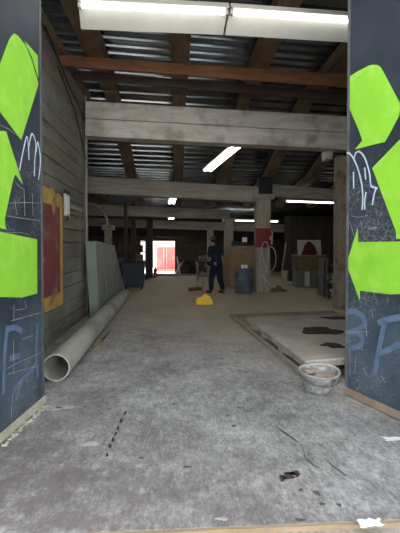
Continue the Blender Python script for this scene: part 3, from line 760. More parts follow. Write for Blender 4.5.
for k in range(13):
    a = math.pi * k / 12
    hp.append(cz + MT @ Vector((.215 * math.cos(a), -.20 * math.sin(a) - .01, .205 - .085 * math.sin(a))))
MB().tube(hp, .005, 6).build('handle', STEEL, tub, smooth=True)
MB().blob(cz + MT @ Vector((-.09, .02, .19)), (.06, .05, .035), 2, .2, 4).build('rubble_lump', RUBB, tub)

# crumbs of plaster along the foot of a door, cables on the wall
cm = MB(); rr = random.Random(5)
for k in range(46):
    t_ = rr.random(); c = on_z(44, 406).lerp(on_z(0, 446), t_ ** .8) + Vector((rr.uniform(.0, .035), rr.uniform(-.02, .02), .004))
    cm.blob(c, (rr.uniform(.008, .022), rr.uniform(.008, .022), rr.uniform(.006, .014)), 1, .3, k)
cm.build('plaster_crumbs', KICKL, kind='stuff', label='pale plaster crumbs along the foot of the door beside the pipe', cat='crumbs')
wx = XW + .03
for k, (pts, lb) in enumerate(((((45, 26), (52, 44), (60, 62), (69, 86), (78, 104), (86, 124)), 'black cable running down the upper plank wall, the higher of two'),
                               (((58, 66), (66, 88), (74, 108), (80, 132), (86, 160)), 'black cable sagging down the plank wall below the other cable'))):
    MB().tube([on_x(x, y, wx) for x, y in pts], .011, 6).build('cable', BLACKM, smooth=True, label=lb, cat='cable')

# paper scraps
def scrap(px_, py_, w, d, h, seed, label, cat, m, z=0.0):
    c = on_z(px_, py_, z); bm = bmesh.new(); bmesh.ops.create_grid(bm, x_segments=9, y_segments=7, size=1)
    rr = random.Random(seed); vs = []
    for v in bm.verts:
        vs.append(Vector((c.x + v.co.x * w / 2 + rr.uniform(-.1, .1) * w, c.y + v.co.y * d / 2 + rr.uniform(-.1, .1) * d, z + .003 + h * (.25 + rr.uniform(0, .75)) * (1 - .6 * max(abs(v.co.x), abs(v.co.y))))))
    bm.verts.index_update(); fs = [tuple(v.index for v in f.verts) for f in bm.faces]; bm.free()
    mb = MB().add(vs, fs); n = len(vs)
    mb.add([v - Vector((0, 0, .002)) for v in vs], [tuple(reversed(f)) for f in fs])
    return mb.build('crumpled_paper' if h > .02 else 'paper_scrap', m, label=label, cat=cat)
scrap(370, 525.5, .125, .06, .045, 3, 'crumpled white plastic scrap lying on the threshold edge', 'litter', PAPER)
scrap(394, 439, .15, .06, .006, 9, 'flat white scrap lying on the floor near the tan-footed door', 'litter', PAPER)

# floor marks (parts of the floor)
def mark(x, y, w, h, s, m, amp=.3): pxpatch(MB(), x, y, w, h, 0.0004, s, amp).build('stain', m, floor)
for k, (dx, dy, w, h) in enumerate(((0, 0, 16, 6), (6, -3, 10, 4), (-5, 3, 7, 4), (9, -1, 6, 3))):
    mark(288 + dx, 476 + dy, w, h, 20 + k, STAIN, .5)
for k, (x, y, w, h) in enumerate(((317, 493, 5, 5), (322, 504, 5, 3), (339, 505, 5, 3), (301, 490, 4, 3), (141, 458, 5, 2), (228, 416, 4, 1.5), (234, 426, 5, 1.5), (174, 404, 4, 1.2), (240, 408, 4, 1.2), (187, 467, 8, 2), (300, 520, 10, 3))):
    mark(x, y, w, h, 40 + k, STAINL)
for k, (x, y, w, h) in enumerate(((121, 421, 2.5, 5), (118, 428, 2.5, 4), (115.5, 434, 2.5, 4), (113, 440, 3, 5), (110, 446, 3, 4), (107, 455, 2.2, 4), (125, 413, 2, 4))):
    mark(x, y, w, h, 60 + k, STAIN)
def streak(pts, wpx, m, s):
    P_ = [on_z(x, y, .0004) for x, y in pts]; L_, R_ = [], []
    rr = random.Random(s)
    for i, p in enumerate(P_):
        d_ = (P_[min(i + 1, len(P_) - 1)] - P_[max(i - 1, 0)]).normalized(); n_ = d_.cross(Vector((0, 0, 1)))
        w = wpx / F * p.y * rr.uniform(.6, 1.2) * (0.35 if i in (0, len(P_) - 1) else 1)
        L_.append(p + n_ * w / 2); R_.append(p - n_ * w / 2)
    MB().prism(L_ + R_[::-1], (0, 0, .002)).build('tyre_mark', m, floor)
streak([(275, 426), (282, 431), (289, 436), (296, 441), (298, 443)], 2.6, STAINL, 1)
streak([(305, 459), (309, 461), (313, 465), (318, 468)], 2.2, STAINL, 2)
streak([(327, 461), (334, 467), (341, 472), (346, 476)], 3, STAINL, 3)
streak([(301, 444), (304, 452), (306, 460)], 1.2, STAINL, 4)
for k, (x, y, w, h) in enumerate(((66, 407, 16, 4), (52, 408, 18, 5), (90, 444, 14, 5), (222, 519, 12, 3))):
    mark(x, y, w, h, 80 + k, PALE)
# joints cut into the slab
def joint(a, b, w, m): 
    A_, B_ = on_z(*a, .0004), on_z(*b, .0004); d_ = (B_ - A_).normalized(); n_ = d_.cross(Vector((0, 0, 1))) * w / 2
    MB().prism([A_ - n_, B_ - n_, B_ + n_, A_ + n_], (0, 0, .0012)).build('joint', m, floor)
JOINT = mat('dusty_joint', (0.34, 0.33, 0.31), (0.26, 0.25, 0.24), 20, rough=0.95)
joint((70, 377.3), (300, 380), .016, JOINT)
joint((170, 432), (171.5, 378.5), .005, JOINT)
joint((120, 334.4), (255, 335.2), .014, JOINT)

# ================================================================ MIDDLE DISTANCE
# person sweeping
def skin(name, V, Ed, m, parent, sub=2, root='pelvis', grow=0.0, only=None):
    keys = list(V); idx = {k: i for i, k in enumerate(keys)}
    me = bpy.data.meshes.new(name); me.from_pydata([V[k][0] for k in keys], [(idx[a], idx[b]) for a, b in Ed], [])
    o = bpy.data.objects.new(name, me); COL.objects.link(o); o.parent = parent; ORG[o] = ORG[parent]
    me.materials.append(m)
    md = o.modifiers.new('skin', 'SKIN'); md.use_smooth_shade = True
    sv = me.skin_vertices[0].data
    for k in keys:
        r = V[k][1]; r = r if isinstance(r, tuple) else (r, r)
        sv[idx[k]].radius = (r[0] + grow, r[1] + grow)
        sv[idx[k]].use_root = (k == root)
    sb = o.modifiers.new('sub', 'SUBSURF'); sb.levels = sub; sb.render_levels = sub
    return o
pl = on_z(216.5, 293.2); pl.z = 0
person = thing('person', 'person in navy coveralls and grey cap sweeping the floor with a push broom', 'person', pl)
ORG[person] = Vector((0, 0, 0))
person.rotation_euler = (0, 0, math.radians(42))
# figure faces +Y locally; the broom shaft runs from T to Hd
T = Vector((-.03, .20, 1.36)); Hd = Vector((.06, 1.02, .10))
hl, hr = T.lerp(Hd, .12), T.lerp(Hd, .38)
V = {'pelvis': (Vector((0, -.02, .93)), (.15, .115)), 'waist': (Vector((0, .0, 1.08)), (.145, .11)), 'chest': (Vector((0, .05, 1.28)), (.165, .12)),
     'upper': (Vector((0, .085, 1.42)), (.13, .10)), 'neck': (Vector((0, .12, 1.51)), .058), 'jaw': (Vector((0, .165, 1.575)), (.068, .075)),
     'head': (Vector((0, .165, 1.66)), (.076, .095)), 'crown': (Vector((0, .15, 1.735)), (.055, .07))}
E = [('pelvis', 'waist'), ('waist', 'chest'), ('chest', 'upper'), ('upper', 'neck'), ('neck', 'jaw'), ('jaw', 'head'), ('head', 'crown')]
for s, nm, hand in ((-1, 'l', hl), (1, 'r', hr)):
    sh = Vector((.19 * s, .06, 1.42)); wr = hand + Vector((.035 * s, -.06, .0))
    el = (sh + wr) / 2 + Vector((.12 * s, -.06, -.10))
    V['sh' + nm] = (sh, .07); V['el' + nm] = (el, .047); V['wr' + nm] = (wr, .032); V['pa' + nm] = (hand + Vector((.024 * s, -.022, 0)), (.036, .02))
    E += [('upper', 'sh' + nm), ('sh' + nm, 'el' + nm), ('el' + nm, 'wr' + nm), ('wr' + nm, 'pa' + nm)]
    ax = (Hd - T).normalized(); e1_ = ax.orthogonal().normalized(); out = Vector((s, -.4, 0)); e1_ = (out - ax * out.dot(ax)).normalized(); e2_ = ax.cross(e1_) * (s)
    for k in range(4):
        prev = 'pa' + nm
        for j, ang in enumerate((60, 130, 200)):
            aa = math.radians(ang); p = hand + ax * (-.033 + .022 * k) + (e1_ * math.cos(aa) + e2_ * math.sin(aa)) * .026
            key = f'f{nm}{k}{j}'; V[key] = (p, .0095 - .001 * j); E.append((prev, key)); prev = key
    prev = 'pa' + nm
    for j, (ang, al) in enumerate(((-40, -.045), (-95, -.05), (-140, -.05))):
        aa = math.radians(ang); p = hand + ax * al + (e1_ * math.cos(aa) + e2_ * math.sin(aa)) * .027
        key = f't{nm}{j}'; V[key] = (p, .011 - .001 * j); E.append((prev, key)); prev = key
    fy = .16 if s < 0 else -.14
    V['hip' + nm] = (Vector((.095 * s, -.02, .86)), .10); V['kn' + nm] = (Vector((.11 * s, fy * .55 + .04, .48)), .062)
    V['an' + nm] = (Vector((.115 * s, fy - .04, .10)), .043); V['to' + nm] = (Vector((.13 * s, fy + .14, .045)), (.045, .03))
    E += [('pelvis', 'hip' + nm), ('hip' + nm, 'kn' + nm), ('kn' + nm, 'an' + nm), ('an' + nm, 'to' + nm)]
skin('body', V, E, SKIN, person)
def sub(keys, edges_extra=None):
    return {k: V[k] for k in keys}, [e for e in E if e[0] in keys and e[1] in keys]
kv = ['pelvis', 'waist', 'chest', 'upper'] + [a + b for b in 'lr' for a in ('sh', 'el', 'wr', 'hip', 'kn', 'an')]
cv, ce = sub(kv); cv = dict(cv)
cv['collar'] = (Vector((0, .112, 1.49)), .062); ce.append(('upper', 'collar'))
skin('coverall', cv, ce, NAVYC, person, 2, grow=.036)
for s, b in ((-1, 'l'), (1, 'r')):
    bv = {'an' + b: (V['an' + b][0] + Vector((0, 0, .05)), .052), 'heel': (V['an' + b][0] + Vector((0, -.02, -.05)), (.05, .045)), 'to' + b: (V['to' + b][0] + Vector((0, .03, 0)), (.055, .04))}
    skin('boot', bv, [('an' + b, 'heel'), ('heel', 'to' + b)], BOOT, person, 2, 'heel')
gk = ['wrl', 'pal'] + [k for k in V if k.startswith(('fl', 'tl'))]
gv, ge = sub(gk); skin('glove', gv, ge, GLOVE, person, 1, 'pal', grow=.008)
hc = Vector((0, .155, 1.70))
MB().lathe([(.104, -.015), (.110, .02), (.102, .06), (.075, .095), (.03, .112), (0, .114)], hc, 20).build('cap', CAPM, person, smooth=True)
MB().prism([hc + Vector((x, y, -.005)) for x, y in ((-.085, .06), (-.07, .13), (-.03, .18), (.03, .18), (.07, .13), (.085, .06))], (0, .0, .012)).build('cap_peak', CAPM, person)
MB().lathe([(.085, -.08), (.099, -.04), (.1, .0), (.09, .02)], hc + Vector((0, -.018, 0)), 20).build('hair', HAIR, person, smooth=True)
for s in (-1, 1):
    MB().blob(Vector((.034 * s, .253, 1.665)), (.012, .008, .008), 2, 0).build('eye', PAPER, person, smooth=True)
    MB().blob(Vector((.084 * s, .16, 1.65)), (.012, .022, .032), 2, 0).build('ear', SKIN, person, smooth=True)
MB().prism([(-.014, .25, 1.62), (.014, .25, 1.62), (0, .285, 1.625), (0, .25, 1.67)], (0, 0, .001)).build('nose', SKIN, person)
MB().box(-.024, .238, 1.586, .024, .246, 1.592).build('mouth', REDP, person)
RM = Matrix.Rotation(math.radians(42), 3, 'Z')
def pw(p): return pl + RM @ Vector(p)
br = thing('push_broom', 'push broom with red-brown head held by the person', 'broom', pw((Hd.x, Hd.y, 0)))
MB().tube([pw(T + (T - Hd) * .05), pw(Hd)], .014, 8).build('shaft', SHAFT, br, smooth=True)
hx = [pw((Hd.x + sx * .28, Hd.y + sy * .045, z_)) for z_ in (.075, .12) for sx, sy in ((-1, -1), (1, -1), (1, 1), (-1, 1))]
MB().hexa(hx).build('block', JOIST, br, bevel=.006)
hx = [pw((Hd.x + sx * .27 * (1.03 if z_ < .05 else 1), Hd.y + sy * (.055 if z_ < .05 else .035), z_)) for z_ in (.0, .076) for sx, sy in ((-1, -1), (1, -1), (1, 1), (-1, 1))]
MB().hexa(hx).build('bristles', BROOM, br)

# yellow long-handled dustpan
yc = on_z(204.5, 305); yc.z = 0
w0, w1, hh_, dp = .215, .12, .27, .30
dpn = thing('dustpan', 'bright yellow long-handled dustpan standing alone in the aisle', 'dustpan', yc)
x0, y0 = yc.x, yc.y + .02
mb = MB()
pr = [(-w0, 0), (w0, 0), (.20, .12), (.14, .22), (.05, .285), (-.04, .27), (-.06, .21), (-.19, .18), (-w0, .13)]
mb.prism([(x0 + a_, y0, b_) for a_, b_ in pr], (0, .016, 0))           # back plate
mb.box(x0 - w0, y0, 0, x0 + w0, y0 + dp, .012)
for s in (-1, 1):
    mb.prism([(x0 + s * w0 - .006 * s, y0 + .01, .0), (x0 + s * w0 - .006 * s, y0 + dp, .0), (x0 + s * w0 - .006 * s, y0 + dp, .04), (x0 + s * w0 - .006 * s, y0 + .01, .13)], (-.012 * s, 0, 0))
mb.build('pan', YELLOW, dpn, bevel=.004)
for k in range(5):
    xx = x0 - .14 + .07 * k
    MB().box(xx - .012, y0 - .012, .02, xx + .012, y0, .16 + .05 * (1 - abs(k - 2) / 2)).build('rib', YELLOW, dpn, bevel=.004)
MB().tube([(x0 - .03, y0 + .02, .26), (x0 - .035, y0 + .02, .92)], .013, 8).build('handle', SHAFT, dpn, smooth=True)
MB().tube([(x0 - .035, y0 + .02, .86), (x0 - .036, y0 + .02, .97)], .02, 8).build('grip', BLACKM, dpn, smooth=True)

# drum, with two white cans on it
dc = on_z(245, 294); dc.y += .28; dc.z = 0
drum = thing('drum', 'faded blue steel drum standing in front of the plywood crate', 'drum', dc)
MB().lathe([(.27, 0), (.285, .01), (.285, .03), (.272, .04), (.272, .25), (.284, .265), (.284, .285), (.272, .30), (.272, .52), (.284, .535), (.284, .555), (.272, .57), (.272, .76), (.285, .77), (.285, .80), (.265, .80), (.262, .785), (0, .785)],
           dc, 32).build('body', DRUMB, drum, smooth=True)
MB().lathe([(.035, .785), (.035, .80), (0, .80)], dc + Vector((.15, .1, 0)), 14).build('bung', STEEL, drum)
for dx, lb in ((-.05, 'white can on the blue drum, on the side of the person'), (.065, 'white can on the blue drum, on the side of the red cabinet')):
    cn = thing('paint_can', lb, 'can', dc + Vector((dx, -.12, .785)))
    cc = ORG[cn]
    MB().lathe([(.05, 0), (.05, .125), (.046, .13)], cc, 16).build('body', PAPER, cn, smooth=True)
    MB().lathe([(.051, .122), (.051, .132), (.04, .132), (.038, .128), (0, .128)], cc, 16).build('lid', STEEL, cn, smooth=True)

# plywood crate behind the drum
def pbox(px0, px1, pyt, d, depth, z0=0.0):
    a_ = on_y(px0, pyt, d); b_ = on_y(px1, pyt, d); return a_.x, b_.x, a_.z
xa, xb, zc = pbox(231, 254, 245.5, 14.4, .7)
cr = thing('plywood_crate', 'tall brown plywood crate behind the blue drum', 'crate', ((xa + xb) / 2, 14.75, 0))
MB().box(xa, 14.4, 0, xb, 15.1, zc).build('panel', CARD, cr, bevel=.008)
for x in (xa + .04, xb - .04):
    MB().box(x - .04, 14.38, 0, x + .04, 14.40, zc).build('batten', CARD, cr)
for z_ in (.05, zc * .52, zc - .05):
    MB().box(xa + .08, 14.38, z_ - .04, xb - .08, 14.40, z_ + .04).build('batten', CARD, cr)
xa2, xb2, zc2 = pbox(223, 230.5, 256, 15.4, .5)
MB().box(xa2, 15.4, 0, xb2, 15.95, zc2).build('cardboard_box', CARD, bevel=.01, label='tall tan cardboard box between the person and the plywood crate', cat='box')
# lamp / light items on the crate
mo = thing('work_lamp', 'small white work lamp standing on the plywood crate', 'lamp', ((xa + xb) / 2 + .12, 14.7, zc))
c_ = ORG[mo]
MB().lathe([(.09, 0), (.09, .02), (.02, .03), (.018, .12)], c_, 16).build('base', BLACKM, mo, smooth=True)
MB().box(c_.x - .09, c_.y - .05, c_.z + .12, c_.x + .09, c_.y + .05, c_.z + .29).build('head', PAPER, mo, bevel=.02)
MB().box(xa + .05, 14.55, zc, xa + .42, 14.95, zc + .14).build('tool_case', BLACKM, bevel=.015, label='flat black tool case on top of the plywood crate', cat='case')

# red hose cabinet and hose on the pale column
q0 = on_y(255, 247.5, 13.28); q1 = on_y(272, 228.5, 13.28)
hcb = thing('hose_cabinet', 'red hose cabinet mounted on the pale column', 'cabinet', ((q0.x + q1.x) / 2, 13.3, q0.z))
MB().box(q0.x, 13.17, q0.z, q1.x, 13.298, q1.z).build('body', REDBOX, hcb, bevel=.012)
MB().box(q0.x + .03, 13.155, q0.z + .03, q1.x - .03, 13.17, q1.z - .03).build('door', REDBOX, hcb, bevel=.006)
MB().box(q1.x - .10, 13.13, (q0.z + q1.z) / 2 - .05, q1.x - .07, 13.155, (q0.z + q1.z) / 2 + .05).build('handle', HOSE, hcb)
MB().tube([(q1.x - .05, 13.15, q1.z - .06), (q1.x - .03, 13.10, q1.z - .14), (q1.x - .04, 13.12, q0.z + .10)], .018, 8).build('valve', HOSE, hcb)
def hy(x, y, d=13.12): return on_y(x, y, d)
def cat(pts, n=6):
    q = []
    for i in range(len(pts) - 1):
        p0_, p1_, p2_, p3_ = pts[max(i - 1, 0)], pts[i], pts[i + 1], pts[min(i + 2, len(pts) - 1)]
        for t_ in [j / n for j in range(n)]:
            q.append(0.5 * (2 * p1_ + (p2_ - p0_) * t_ + (2 * p0_ - 5 * p1_ + 4 * p2_ - p3_) * t_ * t_ + (3 * p1_ - p0_ - 3 * p2_ + p3_) * t_ ** 3))
    q.append(pts[-1]); return q
hose = [(263, 244), (261, 250), (260.5, 262), (263, 275), (268, 283), (271.5, 288), (268, 289.5), (265, 284), (266, 270), (268.5, 255), (267.5, 244), (264.5, 242), (262, 247), (263.5, 260), (268, 272), (274, 268), (276, 258), (274, 249), (269, 246.5)]
MB().tube(cat([hy(x, y, 13.12 - .05 * (i % 3)) for i, (x, y) in enumerate(hose)]), .013, 8).build('hose', HOSE, smooth=True, label='white hose hanging in loops below the red cabinet', cat='hose')

# rubble heap at the column foot
rb = MB(); rr = random.Random(11); c0 = on_z(280, 293)
for k in range(34):
    a_ = rr.uniform(0, 6.28); d_ = rr.uniform(0, 1) ** .6
    rb.blob((c0.x + .24 * d_ * math.cos(a_), c0.y + .25 + .22 * d_ * math.sin(a_), .03 + .16 * (1 - d_)), (rr.uniform(.03, .07),) * 3, 1, .25, k)
rb.build('rubble', mat('grey_rubble', (0.2, 0.18, 0.155), (0.12, 0.108, 0.09), 9, rough=.95), kind='stuff', label='low heap of grey rubble on the floor past the pale column', cat='rubble')

# ---- side bay
bd_ = 14.9
xa, xb, zt1 = pbox(297, 326, 255, bd_, .7)
zm = on_y(300, 270.5, bd_).z
wb = thing('workbench', 'plywood-topped workbench with grey cabinets under it in the side bay', 'workbench', ((xa + xb) / 2, bd_ + .35, 0))
MB().box(xa, bd_, zm, xb, bd_ + .7, zt1 - .04).build('plywood_box', CARDD, wb, bevel=.01)
MB().box(xa - .03, bd_ - .03, zt1 - .04, xb + .03, bd_ + .73, zt1).build('worktop', CARD, wb, bevel=.006)
cw = (xb - xa) * .7 / 3
for k in range(3):
    x = xa + .02 + cw * k
    cbn = MB().box(x, bd_ + .02, 0.0, x + cw - .015, bd_ + .65, zm).build('cabinet', CABG, wb, bevel=.006)
    MB().box(x + .02, bd_ + .0, .04, x + cw - .035, bd_ + .02, zm - .04).build('door', PALEB if k == 1 else CABG, cbn, bevel=.004)
MB().box(xb - .10, bd_ + .05, 0, xb - .02, bd_ + .65, zm).build('leg', CABG, wb)
MB().box(xb - .24, bd_ + .08, 0.0, xb - .11, bd_ + .5, zm * .7).build('box', mat('maroon_box', (.12, .03, .03), (.09, .025, .025), 5), bevel=.01, label='maroon box tucked under the workbench beside the grey cabinets', cat='box')
xp0, xp1 = on_y(298, 247, bd_ + .5).x, on_y(321.5, 247, bd_ + .5).x
zp = on_y(310, 240, bd_ + .5).z
pb_ = MB().hexa([(xp0, bd_ + .50, zt1), (xp1, bd_ + .50, zt1), (xp1, bd_ + .53, zt1), (xp0, bd_ + .53, zt1), (xp0, bd_ + .60, zp), (xp1, bd_ + .60, zp), (xp1, bd_ + .63, zp), (xp0, bd_ + .63, zp)]
           ).build('pale_board', PALEB, label='pale board standing upright on the workbench behind a red jacket', cat='board', bevel=.004)
jc = Vector((on_y(309, 250, bd_ + .25).x, bd_ + .25, zt1))
jm = MB(); jm.lathe([(.27, 0), (.28, .06), (.24, .2), (.19, .33), (.10, .44), (.05, .49), (0, .5)], jc, 20, None, lambda p, a, j: Vector((p.x * (1 + .12 * math.sin(3 * a + j)), p.y * .55 * (1 + .1 * math.cos(4 * a)), p.z)))
jm.build('jacket', JACKET, smooth=True, label='dark red jacket heaped on the workbench in front of the pale board', cat='jacket')
# tall narrow cabinet and rack of cans by the rusty column
xa, xb, zt2 = pbox(323.5, 328.5, 258, 12.1, .4)
nc = thing('narrow_locker', 'narrow grey locker standing beside the rack of cans', 'locker', ((xa + xb) / 2, 12.4, 0))
MB().box(xa, 12.1, 0, xb, 12.6, zt2).build('body', CABG, nc, bevel=.006)
MB().box(xa + .015, 12.085, .03, xb - .015, 12.1, zt2 - .03).build('door', CABG, nc, bevel=.003)
xa, xb, zt3 = pbox(328.6, 340, 262, 11.5, .4)
rk = thing('can_rack', 'dark metal rack of small cans beside the rusty column', 'rack', ((xa + xb) / 2, 11.7, 0))
for x in (xa + .012, xb - .012):
    for y in (11.5, 11.85): MB().bar((x, y, 0), (x, y, zt3), .025, .025, (0, 1, 0)).build('upright', BLACKM, rk)
zs = [.06, .30, .54, .78]
for z_ in zs: MB().box(xa, 11.49, z_ - .012, xb, 11.86, z_).build('shelf', BLACKM, rk)
cpro = None
CANC = [PAPER, BLACKM, PALEB, STEEL]
pro = []
for i, m_ in enumerate(CANC):
    c = thing('spray_can', 'small can on the dark metal rack', 'can', (0, 0, -50 + i), group='cans on the metal rack')
    MB().lathe([(.028, 0), (.03, .005), (.03, .13), (.02, .145), (.014, .15)], ORG[c], 12).build('body', m_, c, smooth=True)
    MB().lathe([(.016, .148), (.016, .175), (0, .178)], ORG[c], 10).build('cap', CANC[(i + 1) % 4], c, smooth=True)
    pro.append(c)
used = set()
for z_ in zs:
    for k in range(5):
        j = R.randrange(4)
        loc = (xa + .04 + (xb - xa - .08) * k / 4, 11.56 + R.uniform(0, .04), z_)
        if j not in used: pro[j].location = loc; used.add(j); ORG[pro[j]] = Vector(loc)
        else: dup(pro[j], loc)
for j in range(4):
    if j not in used: pro[j].location = (xa + .08 + .06 * j, 11.75, zs[0])

# planks leaning against the partition
for k, (b0, t0, lb) in enumerate((((281, 277), (286, 243), 'tall dark plank leaning, nearest the pale column'), ((286, 278), (291, 243), 'tall dark plank leaning in the middle of the three'), ((292, 277), (294.5, 250), 'shortest dark plank leaning at the partition end'))):
    A_ = on_y(b0[0], b0[1], 18.9); A_.z = .02; B_ = on_y(t0[0], t0[1], 19.45)
    MB().bar(A_, B_, .14, .04, (1, 0, 0)).build('leaning_plank', JOISTD if k else WOODD, label=lb, cat='plank')
def small_box(px0, px1, pyt, d, dep, m, nm, lb, ct, z0=0.0):
    a_, b_, z_ = pbox(px0, px1, pyt, d, dep)
    return MB().box(a_, d, z0, b_, d + dep, z_).build(nm, m, bevel=.012, label=lb, cat=ct)
small_box(284, 289.5, 271, 18.0, .35, PALEB, 'carton', 'small white carton on the floor by the leaning planks', 'carton')
small_box(290, 297, 270, 17.4, .4, BLACKM, 'storage_crate', 'black crate on the floor beside the white carton', 'crate')
small_box(318, 323, 262, 16.2, .4, CABG, 'storage_box', 'dark grey box standing behind the workbench end', 'box')

# ---- left of the aisle
a_, b_, z_ = pbox(122, 144, 261, 14.25, .7)
bn = thing('wheeled_bin', 'large dark blue bin past the end of the leaning slabs', 'bin', ((a_ + b_) / 2, 14.6, 0))
w_ = (b_ - a_)
MB().hexa([(a_ + .05, 14.3, .10), (b_ - .05, 14.3, .10), (b_ - .05, 14.9, .10), (a_ + .05, 14.9, .10), (a_, 14.25, z_ - .06), (b_, 14.25, z_ - .06), (b_, 14.95, z_ - .06), (a_, 14.95, z_ - .06)]).build('body', BLUEBIN, bn, bevel=.02)
MB().box(a_ - .02, 14.22, z_ - .06, b_ + .02, 14.98, z_).build('lid', BLUEBIN, bn, bevel=.02)
for x in (a_ + .1, b_ - .1):
    for y in (14.4, 14.8): MB().tube([(x - .02, y, .055), (x + .02, y, .055)], .055, 12).build('wheel', BLACKM, bn)
for k in range(4):
    x = a_ + .1 + (w_ - .2) * k / 3; MB().box(x - .02, 14.255, .2, x + .02, 14.285, z_ - .1).build('rib', BLUEBIN, bn)
# duct post with a curved pipe
d_ = 15.0
a_ = on_y(104.5, 242, d_); b_ = on_y(111, 228, d_)
dt = thing('duct_post', 'grey duct post with a wide cap and a curved pipe, behind the leaning slabs', 'duct', ((a_.x + b_.x) / 2, d_ + .1, 0))
MB().box(a_.x, d_, 0, b_.x, d_ + .25, b_.z + .0).build('shaft', COLM, dt, bevel=.01)
a2 = on_y(102, 230, d_); b2 = on_y(113.5, 225, d_)
MB().box(a2.x, d_ - .08, a2.z, b2.x, d_ + .33, b2.z).build('cap', WOODD, dt, bevel=.01)
MB().tube(cat([on_y(x, y, d_ + .1) for x, y in ((80, 202.5), (89, 203), (97, 206), (103.5, 212.5), (107, 220), (107.5, 226))]), .035, 10).build('curved_pipe', PIPE, dt, smooth=True)
# shelving with clutter deep on that side
sh_ = thing('shelf_unit', 'dark shelf unit standing in the gloom behind the blue bin', 'shelf', (-2.0, 18.4, 0))
sx0, sx1 = on_y(117, 250, 18.6).x, on_y(146, 250, 18.6).x
for x in (sx0, sx1):
    for y in (18.5, 19.0): MB().bar((x, y, 0), (x, y, 1.75), .05, .05, (0, 1, 0)).build('upright', BLACKM, sh_)
for z_ in (.2, .75, 1.25, 1.70): MB().box(sx0, 18.48, z_ - .03, sx1, 19.02, z_).build('shelf', JOISTD, sh_)
CL = [CARDD, BLACKM, BLUEBIN, CABG, BLACKM, CARDD]
desc = ['brown', 'black', 'blue', 'grey', 'black', 'brown']
wrd = {.2: 'bottom', .75: 'middle', 1.25: 'upper'}
for z_ in (.2, .75, 1.25):
    x = sx0 + .06
    for k in range(3):
        w_ = (sx1 - sx0 - .15) / 3
        j = (k + int(z_ * 4)) % 6
        MB().box(x, 18.53, z_, x + w_ - .06, 18.9, z_ + R.uniform(.22, .38)).build('storage_box', CL[j], bevel=.01,
            label=f'{desc[j]} box on the {wrd[z_]} shelf of the dark unit, {["nearest the duct post", "in the middle", "nearest the far doorway"][k]}', cat='box')
        x += w_
# clutter at the far end, beside the doorway
pm = MB(); c0 = on_y(186, 272, 22.6)
pm.blob((c0.x, 22.75, .0), (.50, .40, .72), 3, .06, 5, 0.0)
pm.blob((c0.x + .3, 22.6, .0), (.32, .3, .42), 3, .06, 6, 0.0)
pm.build('tarpaulin_pile', TARP, smooth=True, label='black tarpaulin heap against the back wall beside the far doorway', cat='tarpaulin')
MB().tube([on_z(180, 274.2) + Vector((0, 0, .02)), on_y(177, 257, 22.9)], .03, 8).build('white_pole', PAPER, smooth=True, label='white pole leaning beside the far doorway', cat='pole')
d_ = 18.0
a_, b_, z_ = pbox(197, 211.5, 262, d_, .7)
mc = thing('machine_bench', 'dark steel bench with a machine on it, behind the person', 'bench', ((a_ + b_) / 2, d_ + .3, 0))
MB().box(a_, d_, z_ - .06, b_, d_ + .6, z_).build('top', BLACKM, mc, bevel=.006)
for x in (a_ + .04, b_ - .04):
    for y in (d_ + .04, d_ + .56): MB().bar((x, y, 0), (x, y, z_ - .06), .06, .06, (0, 1, 0)).build('leg', STEEL, mc)
MB().box(a_ + .02, d_ + .05, .15, b_ - .02, d_ + .55, .19).build('shelf', STEEL, mc)
gx = (a_ + b_) / 2
gm = thing('bench_grinder', 'grey bench grinder on the dark steel bench', 'grinder', (gx, d_ + .3, z_))
MB().box(gx - .1, d_ + .2, z_, gx + .1, d_ + .4, z_ + .08).build('base', STEEL, gm, bevel=.01)
MB().tube([(gx - .13, d_ + .3, z_ + .18), (gx + .13, d_ + .3, z_ + .18)], .1, 16).build('motor', CABG, gm, smooth=True)
for s in (-1, 1): MB().tube([(gx + s * .15, d_ + .3, z_ + .18), (gx + s * .20, d_ + .3, z_ + .18)], .12, 16).build('wheel', STEEL, gm, smooth=True)
MB().box(a_ + .05, d_ + .1, .19, a_ + .3, d_ + .45, .42).build('storage_box', CARDD, bevel=.01, label='brown box on the lower shelf of the steel bench', cat='box')
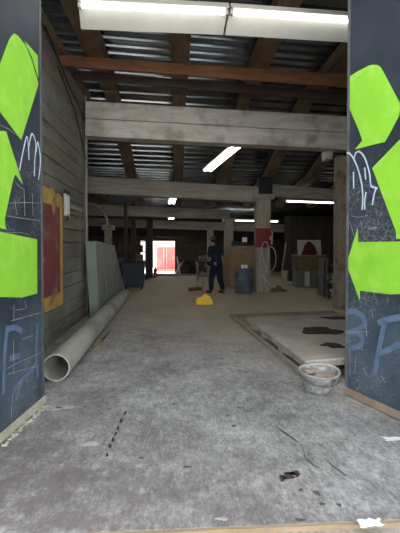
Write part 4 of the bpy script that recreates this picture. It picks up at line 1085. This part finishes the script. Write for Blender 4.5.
# low dock kerb across the far end
MB().lat(-1.1, 2.4, 20.6, .12, 0, .10).build('dock_kerb', SHEET, kind=S, bevel=.01)
fe = on_y(155.3, 269, 20.0)
ex = thing('fire_extinguisher', 'small red fire extinguisher on the floor beside the dark column', 'extinguisher', (fe.x, 19.75, 0))
c_ = ORG[ex]
MB().lathe([(.07, 0), (.08, .01), (.08, .36), (.06, .42), (.025, .45), (.02, .48)], c_, 16).build('cylinder', REDEXT, ex, smooth=True)
MB().box(c_.x - .02, c_.y - .06, .48, c_.x + .02, c_.y + .05, .51).build('handle', BLACKM, ex)
MB().tube([c_ + Vector((.02, 0, .47)), c_ + Vector((.1, 0, .42)), c_ + Vector((.1, 0, .15))], .012, 6).build('hose', BLACKM, ex, smooth=True)

# ---- outside, beyond the far doorway
cd = 42.0
a_ = on_y(155.8, 246, cd); b_ = on_y(174.6, 246, cd); zt4 = on_y(165, 245.8, cd).z
ct = thing('shipping_container', 'glare-paled red shipping container seen through the far doorway', 'container', ((a_.x + b_.x) / 2, cd + 3, -1))
X0, X1 = a_.x, b_.x + .25
MB().box(X0, cd + .05, -.98, X1, cd + 6, zt4).build('body', CONT, ct)
fr = MB()
for x in (X0, X1 - .12): fr.box(x, cd, -1, x + .12, cd + .1, zt4)
fr.box(X0, cd, zt4 - .14, X1, cd + .1, zt4 + .02); fr.box(X0, cd, -1, X1, cd + .1, -.84)
fr.build('frame', CONTF, ct)
xm = (X0 + X1 - .25) / 2
for k, (xa, xb) in enumerate(((X0 + .14, xm - .02), (xm + .02, X1 - .14))):
    dr = MB().box(xa, cd - .02, -.82, xb, cd + .05, zt4 - .16).build('door', CONT, ct)
    for z_ in (-.5, -.05, .4, .85, 1.2):
        MB().box(xa + .04, cd - .035, z_, xb - .04, cd - .02, z_ + .06).build('rib', CONT, dr)
    for x in ((xb - .12,) if k == 0 else (xa + .12, )):
        MB().tube([(x, cd - .05, -.84), (x, cd - .05, zt4 - .14)], .03, 8).build('lock_rod', CONTF, dr, smooth=True)
MB().box(-9, 52, -1, 6, 52.3, 3.8).build('wall_yard', PINKW, kind=S)
